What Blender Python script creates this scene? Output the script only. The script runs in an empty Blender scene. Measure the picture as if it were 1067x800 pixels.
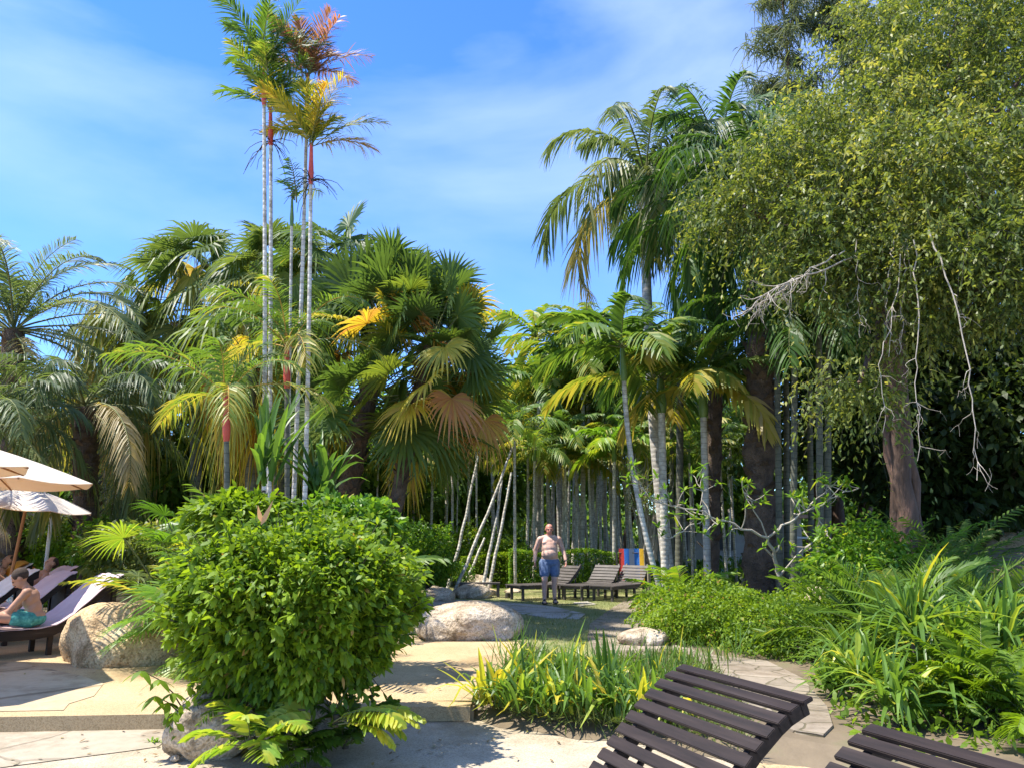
import bpy, bmesh, math, random
import numpy as np
from mathutils import Vector, Matrix
R = math.radians
# ------------------------------------------------------------------ camera, world, sun, exposure
scene = bpy.context.scene
C = scene.collection
CAMZ, PITCH, FPX = 1.6, R(11.1), 802.0
cam_d = bpy.data.cameras.new('camera'); cam = bpy.data.objects.new('camera', cam_d); C.objects.link(cam)
cam.location = (0, 0, CAMZ); cam.rotation_euler = (R(90) + PITCH, 0, 0)
cam_d.sensor_width = 36; cam_d.lens = 36 * FPX / 1067; cam_d.clip_start = 0.05; cam_d.clip_end = 3000
scene.camera = cam
SUN_EL = R(64); SUN_V = Vector((-0.99 * math.cos(SUN_EL), -0.14 * math.cos(SUN_EL), math.sin(SUN_EL))).normalized()
w = bpy.data.worlds.new('World'); scene.world = w; w.use_nodes = True
nt = w.node_tree; nt.nodes.clear()
out = nt.nodes.new('ShaderNodeOutputWorld'); bg = nt.nodes.new('ShaderNodeBackground'); bg.inputs[1].default_value = 0.15
sky = nt.nodes.new('ShaderNodeTexSky'); sky.sky_type = 'NISHITA'; sky.sun_disc = False
sky.sun_elevation = SUN_EL; sky.sun_rotation = math.atan2(SUN_V.x, SUN_V.y)
sky.air_density = 1.0; sky.dust_density = 0.05; sky.ozone_density = 2.5
tc = nt.nodes.new('ShaderNodeTexCoord'); mp = nt.nodes.new('ShaderNodeMapping')
mp.inputs['Scale'].default_value = (1.0, 1.1, 2.6); mp.inputs['Rotation'].default_value = (0.15, 0.35, 0.2)
nz = nt.nodes.new('ShaderNodeTexNoise'); nz.inputs['Scale'].default_value = 1.5; nz.inputs['Detail'].default_value = 7; nz.inputs['Roughness'].default_value = 0.5; nz.inputs['Distortion'].default_value = 0.4
rmp = nt.nodes.new('ShaderNodeValToRGB'); rmp.color_ramp.elements[0].position = 0.40; rmp.color_ramp.elements[1].position = 0.72
mul = nt.nodes.new('ShaderNodeMath'); mul.operation = 'MULTIPLY'; mul.inputs[1].default_value = 0.75
# clouds thicken towards the upper sky, a real layer high overhead
sep = nt.nodes.new('ShaderNodeSeparateXYZ'); mr = nt.nodes.new('ShaderNodeMapRange')
mr.inputs['From Min'].default_value = 0.28; mr.inputs['From Max'].default_value = 0.62; mr.inputs['To Min'].default_value = 0.12; mr.inputs['To Max'].default_value = 1.0
mul2 = nt.nodes.new('ShaderNodeMath'); mul2.operation = 'MULTIPLY'
hs = nt.nodes.new('ShaderNodeHueSaturation'); hs.inputs['Hue'].default_value = 0.508; hs.inputs['Saturation'].default_value = 1.2; hs.inputs['Value'].default_value = 1.22
mx = nt.nodes.new('ShaderNodeMix'); mx.data_type = 'RGBA'
L = nt.links.new
L(tc.outputs['Generated'], mp.inputs[0]); L(mp.outputs[0], nz.inputs[0]); L(nz.outputs[0], rmp.inputs[0]); L(rmp.outputs[0], mul.inputs[0])
L(tc.outputs['Generated'], sep.inputs[0]); L(sep.outputs[2], mr.inputs[0]); L(mul.outputs[0], mul2.inputs[0]); L(mr.outputs[0], mul2.inputs[1])
L(sky.outputs[0], hs.inputs['Color']); az = nt.nodes.new('ShaderNodeMix'); az.data_type = 'RGBA'; az.blend_type = 'MULTIPLY'; az.inputs[0].default_value = 1; az.inputs[7].default_value = (0.56, 0.74, 0.97, 1); L(hs.outputs[0], az.inputs[6])
L(mul2.outputs[0], mx.inputs[0]); L(az.outputs[2], mx.inputs[6]); mx.inputs[7].default_value = (4.3, 5.0, 6.2, 1)
L(mx.outputs[2], bg.inputs[0]); L(bg.outputs[0], out.inputs[0])
sd = bpy.data.lights.new('sun', 'SUN'); sd.energy = 5.0; sd.angle = R(0.5); sd.color = (1, 0.94, 0.84)
so = bpy.data.objects.new('sun', sd); C.objects.link(so); so.rotation_euler = SUN_V.to_track_quat('Z', 'Y').to_euler(); so.location = (-20, 10, 40)
vs = scene.view_settings; vs.view_transform = 'Standard'; vs.look = 'None'; vs.gamma = 1; vs.use_curve_mapping = False; vs.exposure = 1.02
scene.cycles.max_bounces = 6; scene.cycles.transparent_max_bounces = 8; scene.cycles.diffuse_bounces = 4; scene.cycles.transmission_bounces = 4
scene.cycles.use_denoising = True; scene.cycles.sample_clamp_indirect = 6

rng = np.random.default_rng(7); random.seed(7)
UZ = 0.10      # height of the upper garden ground above the lower walkway

# ------------------------------------------------------------------ projection helpers
def ray(px, py):
    u = (px - 533.5) / FPX; v = (400 - py) / FPX
    return np.array([u, math.cos(PITCH) - v * math.sin(PITCH), math.sin(PITCH) + v * math.cos(PITCH)])
def at(px, py, Y):
    d = ray(px, py); return np.array([0, 0, CAMZ]) + d * (Y / d[1])
def G(px, py, z=UZ):
    d = ray(px, py); return np.array([0, 0, CAMZ]) + d * ((z - CAMZ) / d[2])
def base_at(px, Y, z=UZ):     # ground point seen in column px at depth Y
    dz = z - CAMZ; depth = Y * math.cos(PITCH) + dz * math.sin(PITCH)
    return np.array([(px - 533.5) / FPX * depth, Y, z])
def nrm(a):
    return a / np.maximum(np.linalg.norm(a, axis=-1, keepdims=True), 1e-9)

# ------------------------------------------------------------------ mesh builder
class MB:
    def __init__(s): s.V = []; s.F = []; s.A = []; s.n = 0
    def add(s, v, f, tint=0.5, mat=0, smooth=False):
        v = np.asarray(v, float).reshape(-1, 3); f = np.asarray(f, int)
        t = np.broadcast_to(np.asarray(tint, float), (len(v),))
        s.V.append(v); s.A.append(t); s.F.append((f + s.n, mat, smooth)); s.n += len(v)
    def build(s, name, mats, parent=None, loc=None):
        me = bpy.data.meshes.new(name)
        if s.n:
            V = np.concatenate(s.V); me.vertices.add(len(V)); me.vertices.foreach_set('co', V.ravel())
            loops = np.concatenate([f.ravel() for f, _, _ in s.F])
            sizes = np.concatenate([np.full(len(f), f.shape[1]) for f, _, _ in s.F])
            mi = np.concatenate([np.full(len(f), m) for f, m, _ in s.F]); sm = np.concatenate([np.full(len(f), q) for f, _, q in s.F])
            me.loops.add(len(loops)); me.loops.foreach_set('vertex_index', loops.astype(np.int32))
            me.polygons.add(len(sizes)); me.polygons.foreach_set('loop_start', np.concatenate([[0], np.cumsum(sizes)[:-1]]).astype(np.int32))
            me.polygons.foreach_set('material_index', mi.astype(np.int32)); me.polygons.foreach_set('use_smooth', sm.astype(bool))
            a = me.attributes.new('lv', 'FLOAT', 'POINT'); a.data.foreach_set('value', np.clip(np.concatenate(s.A), 0, 1).astype(np.float32))
        for m in (mats if isinstance(mats, (list, tuple)) else [mats]): me.materials.append(m)
        me.update(calc_edges=True)
        o = bpy.data.objects.new(name, me); C.objects.link(o)
        if parent: o.parent = parent
        if loc is not None: o.location = loc
        return o
def strips(mb, base, d, side, Ln, W, droop=0., nseg=3, prof=None, tint=0.5, mat=0, power=2.0, fold=0.0):
    base = np.asarray(base, float).reshape(-1, 3); N = len(base)
    d = np.broadcast_to(d, (N, 3)); side = np.broadcast_to(side, (N, 3))
    Ln = np.broadcast_to(Ln, (N,)).astype(float); W = np.broadcast_to(W, (N,)).astype(float); droop = np.broadcast_to(droop, (N,)).astype(float)
    t = np.linspace(0, 1, nseg + 1); prof = np.asarray(prof if prof is not None else 1 - t ** 2)
    c = base[:, None] + d[:, None] * (Ln[:, None] * t)[..., None]
    c[..., 2] -= (droop * Ln)[:, None] * t ** power
    h = side[:, None] * (W[:, None] * prof / 2)[..., None]
    v = np.stack([c - h, c + h], 2).reshape(N, -1, 3)
    if fold:
        pass
    m = 2 * (nseg + 1); i = np.arange(nseg)
    f1 = np.stack([2 * i, 2 * i + 1, 2 * i + 3, 2 * i + 2], 1)
    f = (np.arange(N) * m)[:, None, None] + f1[None]
    mb.add(v.reshape(-1, 3), f.reshape(-1, 4), np.repeat(np.broadcast_to(tint, (N,)), m), mat)
def tube(mb, pts, rad, ns=8, tint=0.5, mat=0, cap=True, squash=1.0):
    pts = np.asarray(pts, float); n = len(pts); rad = np.broadcast_to(rad, (n,)).astype(float)
    T = nrm(np.gradient(pts, axis=0)); ref = np.array([0, 0, 1.]) if abs(T[0][2]) < 0.9 else np.array([0, 1., 0])
    S = nrm(np.cross(T, ref)); U = np.cross(S, T)
    a = np.linspace(0, 2 * np.pi, ns, endpoint=False)
    v = pts[:, None] + rad[:, None, None] * (np.cos(a)[None, :, None] * S[:, None] + squash * np.sin(a)[None, :, None] * U[:, None])
    i = np.arange(n - 1)[:, None] * ns; j = np.arange(ns)[None]
    k = (j + 1) % ns
    f = np.stack([i + j, i + k, i + ns + k, i + ns + j], -1).reshape(-1, 4)
    mb.add(v.reshape(-1, 3), f, tint, mat, True)
    if cap:
        for r_, c_, fl in ((v[0], pts[0], 1), (v[-1], pts[-1], 0)):
            vv = np.vstack([r_, c_[None]]); jj = np.arange(ns)
            ff = np.stack([jj, (jj + 1) % ns, np.full(ns, ns)], 1)
            if fl: ff = ff[:, ::-1]
            mb.add(vv, ff, tint, mat, False)
def box(mb, c, size, rot=None, tint=0.5, mat=0, bev=0.0):
    bm = bmesh.new(); bmesh.ops.create_cube(bm, size=1)
    for v in bm.verts: v.co = Vector((v.co.x * size[0], v.co.y * size[1], v.co.z * size[2]))
    if bev: bmesh.ops.bevel(bm, geom=bm.edges[:], offset=bev, segments=2, affect='EDGES')
    M = (Matrix(rot).to_4x4() if rot is not None else Matrix.Identity(4))
    vv = [np.array((M @ v.co)) + np.array(c) for v in bm.verts]
    bm.verts.index_update()
    q = [[v.index for v in f.verts] for f in bm.faces]; bm.free()
    n0 = mb.n; vv = np.array(vv)
    mb.add(vv, np.zeros((0, 4), int), tint, mat)
    for k in (3, 4, 5, 6, 8):
        fs = [x for x in q if len(x) == k]
        if fs: mb.F.append((np.array(fs) + n0, mat, False))
def bez(p0, p1, p2, n=8):
    t = np.linspace(0, 1, n)[:, None]; p0, p1, p2 = map(lambda x: np.asarray(x, float), (p0, p1, p2))
    return (1 - t) ** 2 * p0 + 2 * t * (1 - t) * p1 + t ** 2 * p2
def wob(pts, amp, r=None):
    r = r or rng; pts = np.array(pts, float); k = r.normal(0, amp, pts.shape); k[0] = 0; k[-1] = 0
    return pts + k
def hpoly(mb, pts, z, thick=0.0, mat=0):
    """flat polygon through 2-D points with an optional skirt"""
    pts = [(p[0], p[1]) for p in pts]
    bm = bmesh.new(); vs_ = [bm.verts.new((x, y, z)) for x, y in pts]; f = bm.faces.new(vs_)
    if f.normal.z < 0: f.normal_flip()
    bm.normal_update()
    bmesh.ops.triangulate(bm, faces=bm.faces[:]); bm.verts.index_update()
    v = np.array([v.co for v in bm.verts]); ff = np.array([[q.index for q in x.verts] for x in bm.faces]); bm.free()
    mb.add(v, ff, 0.5, mat)
    if thick:
        n = len(pts); lo = [(x, y, z - thick) for x, y in pts]; hi = [(x, y, z) for x, y in pts]
        i = np.arange(n); j = (i + 1) % n
        mb.add(np.array(hi + lo), np.stack([i, j, j + n, i + n], 1), 0.5, mat)

# ------------------------------------------------------------------ naming helpers
def tag(o, label=None, cat=None, group=None, kind=None):
    if label: o['label'] = label
    if cat: o['category'] = cat
    if group: o['group'] = group
    if kind: o['kind'] = kind
    return o
def empty(name, loc=(0, 0, 0), rz=0.0):
    o = bpy.data.objects.new(name, None); C.objects.link(o); o.location = [float(a) for a in loc]; o.rotation_euler = (0, 0, rz); o.empty_display_size = 0.2
    return o
def copy_tree(o, parent=None):
    c = o.copy(); C.objects.link(c); c.parent = parent
    for ch in [x for x in KIDS.get(o.name, [])]: 
        d = copy_tree(ch, c)
        KIDS.setdefault(c.name, []).append(d)
    return c
KIDS = {}
def kid(o):
    KIDS.setdefault(o.parent.name, []).append(o); return o

# ------------------------------------------------------------------ materials
def mat_new(name):
    m = bpy.data.materials.new(name); m.use_nodes = True; n = m.node_tree; n.nodes.clear(); return m, n
def ramp(n, stops):
    r = n.nodes.new('ShaderNodeValToRGB'); e = r.color_ramp.elements
    e[0].position, e[0].color = stops[0][0], (*stops[0][1], 1); e[1].position, e[1].color = stops[-1][0], (*stops[-1][1], 1)
    for p, c in stops[1:-1]:
        k = e.new(p); k.color = (*c, 1)
    return r
def leafmat(name, stops, rough=0.45, transl=0.42, spec=0.3):
    m, n = mat_new(name); o = n.nodes.new('ShaderNodeOutputMaterial'); p = n.nodes.new('ShaderNodeBsdfPrincipled')
    at_ = n.nodes.new('ShaderNodeAttribute'); at_.attribute_name = 'lv'; r = ramp(n, stops)
    tr = n.nodes.new('ShaderNodeBsdfTranslucent'); mixs = n.nodes.new('ShaderNodeMixShader'); mixs.inputs[0].default_value = transl
    g = n.nodes.new('ShaderNodeMix'); g.data_type = 'RGBA'; g.blend_type = 'MULTIPLY'; g.inputs[0].default_value = 1; g.inputs[7].default_value = (1.9, 1.75, 0.75, 1)
    l = n.links.new
    l(at_.outputs['Fac'], r.inputs[0]); l(r.outputs[0], p.inputs['Base Color']); l(r.outputs[0], g.inputs[6]); l(g.outputs[2], tr.inputs[0])
    p.inputs['Roughness'].default_value = rough; p.inputs['Specular IOR Level'].default_value = spec
    l(p.outputs[0], mixs.inputs[1]); l(tr.outputs[0], mixs.inputs[2]); l(mixs.outputs[0], o.inputs[0])
    return m
def solid(name, stops, scale=6, detail=6, rough=0.8, bump=0.3, bscale=None, stretch=(1, 1, 1), metal=0, spec=0.4, dist=0.02, fine=None, coord='Object', stain=None):
    m, n = mat_new(name); l = n.links.new; o = n.nodes.new('ShaderNodeOutputMaterial'); p = n.nodes.new('ShaderNodeBsdfPrincipled')
    t = n.nodes.new('ShaderNodeTexCoord'); mp_ = n.nodes.new('ShaderNodeMapping'); mp_.inputs['Scale'].default_value = stretch
    z = n.nodes.new('ShaderNodeTexNoise'); z.inputs['Scale'].default_value = scale; z.inputs['Detail'].default_value = detail; z.inputs['Roughness'].default_value = 0.62
    r = ramp(n, stops); l(t.outputs[coord], mp_.inputs[0]); l(mp_.outputs[0], z.inputs[0]); l(z.outputs[0], r.inputs[0])
    col = r.outputs[0]
    z2 = n.nodes.new('ShaderNodeTexNoise'); z2.inputs['Scale'].default_value = bscale or scale * 5; z2.inputs['Detail'].default_value = 5
    l(mp_.outputs[0], z2.inputs[0])
    if fine:
        vz = n.nodes.new('ShaderNodeTexVoronoi'); vz.inputs['Scale'].default_value = fine[0]; l(mp_.outputs[0], vz.inputs[0])
        r2 = ramp(n, [(0.0, fine[1]), (0.5, (1, 1, 1)), (1.0, fine[2])]); sp = n.nodes.new('ShaderNodeSeparateColor'); l(vz.outputs['Color'], sp.inputs[0]); l(sp.outputs[0], r2.inputs[0])
        mm = n.nodes.new('ShaderNodeMix'); mm.data_type = 'RGBA'; mm.blend_type = 'MULTIPLY'; mm.inputs[0].default_value = 1; l(col, mm.inputs[6]); l(r2.outputs[0], mm.inputs[7]); col = mm.outputs[2]
    if stain:
        sz = n.nodes.new('ShaderNodeTexNoise'); sz.inputs['Scale'].default_value = stain[0]; sz.inputs['Detail'].default_value = 9; sz.inputs['Roughness'].default_value = 0.7; l(mp_.outputs[0], sz.inputs[0])
        sr = ramp(n, [(stain[1], stain[2]), (stain[1] + 0.13, (1, 1, 1))]); l(sz.outputs[0], sr.inputs[0]); mm2 = n.nodes.new('ShaderNodeMix'); mm2.data_type = 'RGBA'; mm2.blend_type = 'MULTIPLY'; mm2.inputs[0].default_value = 1; l(col, mm2.inputs[6]); l(sr.outputs[0], mm2.inputs[7]); col = mm2.outputs[2]
    l(col, p.inputs['Base Color'])
    b = n.nodes.new('ShaderNodeBump'); b.inputs['Strength'].default_value = bump; b.inputs['Distance'].default_value = dist; l(z2.outputs[0], b.inputs['Height']); l(b.outputs[0], p.inputs['Normal'])
    p.inputs['Roughness'].default_value = rough; p.inputs['Metallic'].default_value = metal; p.inputs['Specular IOR Level'].default_value = spec
    l(p.outputs[0], o.inputs[0]); return m
def palmtrunk(name, c1, c2, c3, rings=6.0, bump=0.2):
    m, n = mat_new(name); l = n.links.new; o = n.nodes.new('ShaderNodeOutputMaterial'); p = n.nodes.new('ShaderNodeBsdfPrincipled')
    t = n.nodes.new('ShaderNodeTexCoord'); wv = n.nodes.new('ShaderNodeTexWave'); wv.bands_direction = 'Z'; wv.inputs['Scale'].default_value = rings; wv.inputs['Distortion'].default_value = 2.5; wv.inputs['Detail'].default_value = 2
    z = n.nodes.new('ShaderNodeTexNoise'); z.inputs['Scale'].default_value = 7; z.inputs['Detail'].default_value = 6
    l(t.outputs['Object'], wv.inputs[0]); l(t.outputs['Object'], z.inputs[0])
    r = ramp(n, [(0.3, c1), (0.6, c2)]); l(z.outputs[0], r.inputs[0]); rr = ramp(n, [(0.0, (.75, .75, .75)), (0.07, (0, 0, 0))]); l(wv.outputs[0], rr.inputs[0])
    mm = n.nodes.new('ShaderNodeMix'); mm.data_type = 'RGBA'; l(rr.outputs[0], mm.inputs[0]); l(r.outputs[0], mm.inputs[6]); mm.inputs[7].default_value = (*c3, 1)
    l(mm.outputs[2], p.inputs['Base Color']); b = n.nodes.new('ShaderNodeBump'); b.inputs['Strength'].default_value = bump; b.inputs['Distance'].default_value = 0.02; l(wv.outputs[0], b.inputs['Height']); l(b.outputs[0], p.inputs['Normal'])
    p.inputs['Roughness'].default_value = 0.85; l(p.outputs[0], o.inputs[0]); return m
GD, GM, GL, GY = (0.016, 0.04, 0.010), (0.035, 0.085, 0.018), (0.075, 0.16, 0.025), (0.17, 0.23, 0.035)
YEL, STR, BRN = (0.38, 0.33, 0.06), (0.36, 0.29, 0.14), (0.16, 0.10, 0.05)
M = {}
M['palm'] = leafmat('palm_leaf', [(0, (0.028, 0.065, 0.018)), (0.35, (0.065, 0.135, 0.028)), (0.6, (0.13, 0.215, 0.035)), (0.8, YEL), (1, STR)])
M['palm_blue'] = leafmat('date_leaf', [(0, (0.045, 0.08, 0.035)), (0.35, (0.09, 0.135, 0.055)), (0.6, (0.15, 0.19, 0.07)), (0.8, (0.27, 0.25, 0.09)), (1, STR)])
M['fan'] = leafmat('fan_leaf', [(0, (0.045, 0.08, 0.03)), (0.35, (0.09, 0.14, 0.04)), (0.6, (0.17, 0.21, 0.055)), (0.78, (0.36, 0.33, 0.07)), (0.9, (0.42, 0.33, 0.15)), (1, (0.36, 0.2, 0.1))])
M['fanhot'] = leafmat('fan_leaf_orange', [(0, (0.045, 0.085, 0.03)), (0.35, (0.08, 0.14, 0.035)), (0.6, (0.17, 0.22, 0.035)), (0.8, (0.48, 0.40, 0.05)), (1, (0.42, 0.20, 0.08))])
M['lime'] = leafmat('lime_leaf', [(0, (0.04, 0.10, 0.012)), (0.4, (0.085, 0.19, 0.018)), (0.75, (0.17, 0.30, 0.03)), (1, (0.42, 0.42, 0.05))], rough=0.4)
M['bush'] = leafmat('bush_leaf', [(0, (0.045, 0.10, 0.01)), (0.4, (0.12, 0.205, 0.014)), (0.8, (0.215, 0.32, 0.02)), (0.95, (0.28, 0.38, 0.03)), (1, (0.35, 0.22, 0.07))], rough=0.5, spec=0.3)
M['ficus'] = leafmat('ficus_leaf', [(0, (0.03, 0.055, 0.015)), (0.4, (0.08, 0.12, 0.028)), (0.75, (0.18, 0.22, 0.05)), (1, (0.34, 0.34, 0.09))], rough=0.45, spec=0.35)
M['needle'] = leafmat('needle_leaf', [(0, (0.06, 0.08, 0.05)), (0.5, (0.11, 0.14, 0.08)), (1, (0.19, 0.22, 0.12))], rough=0.6)
M['woods'] = leafmat('woods_leaf', [(0, (0.04, 0.085, 0.014)), (0.5, (0.09, 0.17, 0.025)), (1, (0.2, 0.29, 0.045))])
M['strap'] = leafmat('strap_leaf', [(0, (0.04, 0.09, 0.02)), (0.4, (0.08, 0.16, 0.03)), (0.7, (0.15, 0.26, 0.04)), (0.85, (0.5, 0.5, 0.05)), (1, (0.5, 0.3, 0.06))], rough=0.35)
M['grass'] = leafmat('grass_blade', [(0, (0.06, 0.10, 0.02)), (0.5, (0.13, 0.17, 0.04)), (1, (0.28, 0.27, 0.10))], transl=0.25)
M['red'] = leafmat('pinkish_leaf', [(0, (0.08, 0.09, 0.06)), (0.5, (0.22, 0.12, 0.09)), (1, (0.4, 0.16, 0.1))])
M['crownred'] = solid('red_crownshaft', [(0.3, (0.42, 0.04, 0.025)), (0.7, (0.62, 0.10, 0.05))], rough=0.45, bump=0.1)
M['crowngreen'] = solid('green_crownshaft', [(0.3, (0.09, 0.17, 0.04)), (0.7, (0.16, 0.24, 0.07))], rough=0.45, bump=0.1)
M['tk_white'] = palmtrunk('pale_ringed_trunk', (0.28, 0.25, 0.20), (0.64, 0.60, 0.52), (0.22, 0.19, 0.15), 3.2)
M['tk_grey'] = palmtrunk('grey_ringed_trunk', (0.28, 0.26, 0.22), (0.52, 0.48, 0.42), (0.20, 0.17, 0.14), 2.6)
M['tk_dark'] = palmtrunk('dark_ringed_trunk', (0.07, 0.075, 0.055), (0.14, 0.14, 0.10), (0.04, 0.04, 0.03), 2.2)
M['rough_trunk'] = solid('rough_palm_trunk', [(0.3, (0.05, 0.035, 0.025)), (0.7, (0.16, 0.11, 0.075))], scale=5, bump=0.9, dist=0.06)
M['bark'] = solid('ficus_bark', [(0.3, (0.05, 0.03, 0.022)), (0.55, (0.12, 0.075, 0.055)), (0.7, (0.24, 0.13, 0.09))], scale=5, stretch=(1, 1, 0.22), bump=0.7, dist=0.04)
M['twig'] = solid('pale_twig', [(0.3, (0.3, 0.26, 0.2)), (0.7, (0.45, 0.40, 0.33))], scale=12)
M['petiole'] = solid('petiole', [(0.3, (0.10, 0.13, 0.04)), (0.7, (0.2, 0.2, 0.08))], scale=5, bump=0.1)
M['petiole_or'] = solid('orange_petiole', [(0.3, (0.4, 0.22, 0.04)), (0.7, (0.5, 0.33, 0.07))], scale=5, bump=0.1)
M['darktwig'] = solid('dark_stem', [(0.3, (0.03, 0.03, 0.02)), (0.7, (0.07, 0.06, 0.04))], scale=8)
M['soil'] = solid('soil', [(0.3, (0.10, 0.075, 0.045)), (0.55, (0.17, 0.13, 0.08)), (0.75, (0.11, 0.13, 0.05))], scale=1.3, bump=0.6, dist=0.03)
M['lawn'] = solid('lawn_turf', [(0.3, (0.11, 0.15, 0.04)), (0.5, (0.2, 0.21, 0.075)), (0.7, (0.34, 0.29, 0.14))], scale=0.8, bump=0.6, bscale=60, dist=0.03)
M['sand'] = solid('sand_pebble_wash', [(0.3, (0.38, 0.275, 0.145)), (0.7, (0.49, 0.37, 0.21))], scale=1.1, bump=0.5, bscale=110, dist=0.006, fine=(130, (0.72, 0.68, 0.6), (1.15, 1.15, 1.15)), stain=(0.9, 0.36, (0.72, 0.68, 0.62)))
M['agg'] = solid('pale_aggregate', [(0.3, (0.38, 0.32, 0.225)), (0.7, (0.47, 0.40, 0.295))], scale=1.7, bump=0.5, bscale=120, dist=0.006, fine=(120, (0.7, 0.68, 0.65), (1.15, 1.15, 1.15)), stain=(0.8, 0.38, (0.7, 0.67, 0.62)))
M['granite'] = solid('granite', [(0.3, (0.26, 0.19, 0.12)), (0.5, (0.48, 0.385, 0.27)), (0.68, (0.60, 0.51, 0.39))], scale=2.6, detail=9, bump=0.9, bscale=22, dist=0.03, fine=(60, (0.6, 0.58, 0.55), (1.2, 1.2, 1.2)), stain=(3.5, 0.36, (0.42, 0.40, 0.34)))
M['granite_warm'] = solid('warm_granite', [(0.3, (0.30, 0.19, 0.09)), (0.5, (0.52, 0.37, 0.20)), (0.68, (0.62, 0.49, 0.30))], scale=2.4, detail=9, bump=1.0, bscale=24, dist=0.03, fine=(55, (0.62, 0.58, 0.5), (1.15, 1.15, 1.15)), stain=(3.0, 0.36, (0.5, 0.44, 0.34)))
def flag(name, c1, c2, cj, scale):
    m, n = mat_new(name); l = n.links.new; o = n.nodes.new('ShaderNodeOutputMaterial'); p = n.nodes.new('ShaderNodeBsdfPrincipled')
    t = n.nodes.new('ShaderNodeTexCoord'); zz = n.nodes.new('ShaderNodeTexNoise'); zz.inputs['Scale'].default_value = 1.5; zz.inputs['Detail'].default_value = 3
    ad = n.nodes.new('ShaderNodeVectorMath'); ad.operation = 'MULTIPLY_ADD'; ad.inputs[1].default_value = (0.35, 0.35, 0)
    l(t.outputs['Object'], zz.inputs[0]); l(zz.outputs['Color'], ad.inputs[0]); l(t.outputs['Object'], ad.inputs[2])
    v = n.nodes.new('ShaderNodeTexVoronoi'); v.feature = 'DISTANCE_TO_EDGE'; v.inputs['Scale'].default_value = scale; l(ad.outputs[0], v.inputs[0])
    v2 = n.nodes.new('ShaderNodeTexVoronoi'); v2.inputs['Scale'].default_value = scale; l(ad.outputs[0], v2.inputs[0])
    z = n.nodes.new('ShaderNodeTexNoise'); z.inputs['Scale'].default_value = 9; z.inputs['Detail'].default_value = 8; l(t.outputs['Object'], z.inputs[0])
    r = ramp(n, [(0.25, c1), (0.75, c2)]); sp = n.nodes.new('ShaderNodeSeparateColor'); l(v2.outputs['Color'], sp.inputs[0])
    av = n.nodes.new('ShaderNodeMath'); av.operation = 'MULTIPLY_ADD'; av.inputs[1].default_value = 0.4; l(sp.outputs[0], av.inputs[0])
    mu = n.nodes.new('ShaderNodeMath'); mu.operation = 'MULTIPLY'; mu.inputs[1].default_value = 0.6; l(z.outputs[0], mu.inputs[0]); l(mu.outputs[0], av.inputs[2]); l(av.outputs[0], r.inputs[0])
    e = ramp(n, [(0.012, (1, 1, 1)), (0.03, (0, 0, 0))]); jz = n.nodes.new('ShaderNodeTexNoise'); jz.inputs['Scale'].default_value = 4; jz.inputs['Detail'].default_value = 6; l(t.outputs['Object'], jz.inputs[0])
    ja = n.nodes.new('ShaderNodeMath'); ja.operation = 'MULTIPLY_ADD'; ja.inputs[1].default_value = 0.09; ja.inputs[2].default_value = -0.045; l(jz.outputs[0], ja.inputs[0]); jb = n.nodes.new('ShaderNodeMath'); jb.operation = 'ADD'; l(v.outputs['Distance'], jb.inputs[0]); l(ja.outputs[0], jb.inputs[1]); l(jb.outputs[0], e.inputs[0])
    mm = n.nodes.new('ShaderNodeMix'); mm.data_type = 'RGBA'; l(e.outputs[0], mm.inputs[0]); l(r.outputs[0], mm.inputs[6]); mm.inputs[7].default_value = (*cj, 1)
    sz = n.nodes.new('ShaderNodeTexNoise'); sz.inputs['Scale'].default_value = 1.3; sz.inputs['Detail'].default_value = 10; sz.inputs['Roughness'].default_value = 0.72; l(t.outputs['Object'], sz.inputs[0]); sr = ramp(n, [(0.36, (0.62, 0.58, 0.52)), (0.52, (1, 1, 1))]); l(sz.outputs[0], sr.inputs[0])
    m2 = n.nodes.new('ShaderNodeMix'); m2.data_type = 'RGBA'; m2.blend_type = 'MULTIPLY'; m2.inputs[0].default_value = 1; l(mm.outputs[2], m2.inputs[6]); l(sr.outputs[0], m2.inputs[7]); l(m2.outputs[2], p.inputs['Base Color'])
    b = n.nodes.new('ShaderNodeBump'); b.inputs['Strength'].default_value = 0.5; b.inputs['Distance'].default_value = 0.02
    sb = n.nodes.new('ShaderNodeMath'); sb.operation = 'SUBTRACT'; l(z.outputs[0], sb.inputs[0]); l(e.outputs[0], sb.inputs[1]); l(sb.outputs[0], b.inputs['Height']); l(b.outputs[0], p.inputs['Normal'])
    p.inputs['Roughness'].default_value = 0.85; l(p.outputs[0], o.inputs[0]); return m
M['flag'] = flag('flagstone', (0.27, 0.225, 0.16), (0.40, 0.34, 0.25), (0.24, 0.20, 0.14), 1.1)
M['flag_brown'] = flag('path_stone', (0.19, 0.155, 0.11), (0.31, 0.255, 0.19), (0.13, 0.11, 0.06), 2.4)
M['flag_grey'] = flag('stepping_stone', (0.30, 0.28, 0.25), (0.42, 0.39, 0.34), (0.16, 0.17, 0.08), 0.9)
M['flag_sand'] = flag('terrace_stone', (0.37, 0.28, 0.165), (0.48, 0.38, 0.24), (0.24, 0.175, 0.095), 0.65)
M['darkwood'] = solid('dark_stained_wood', [(0.3, (0.010, 0.007, 0.006)), (0.55, (0.026, 0.017, 0.014)), (0.66, (0.034, 0.024, 0.02)), (0.75, (0.075, 0.06, 0.05))], scale=2.2, detail=10, stretch=(1, 14, 14), bump=0.25, bscale=30, dist=0.004, rough=0.6, spec=0.25)
M['greywood'] = solid('weathered_dark_wood', [(0.3, (0.06, 0.05, 0.045)), (0.7, (0.11, 0.095, 0.085))], scale=4, bump=0.2, rough=0.6)
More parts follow.
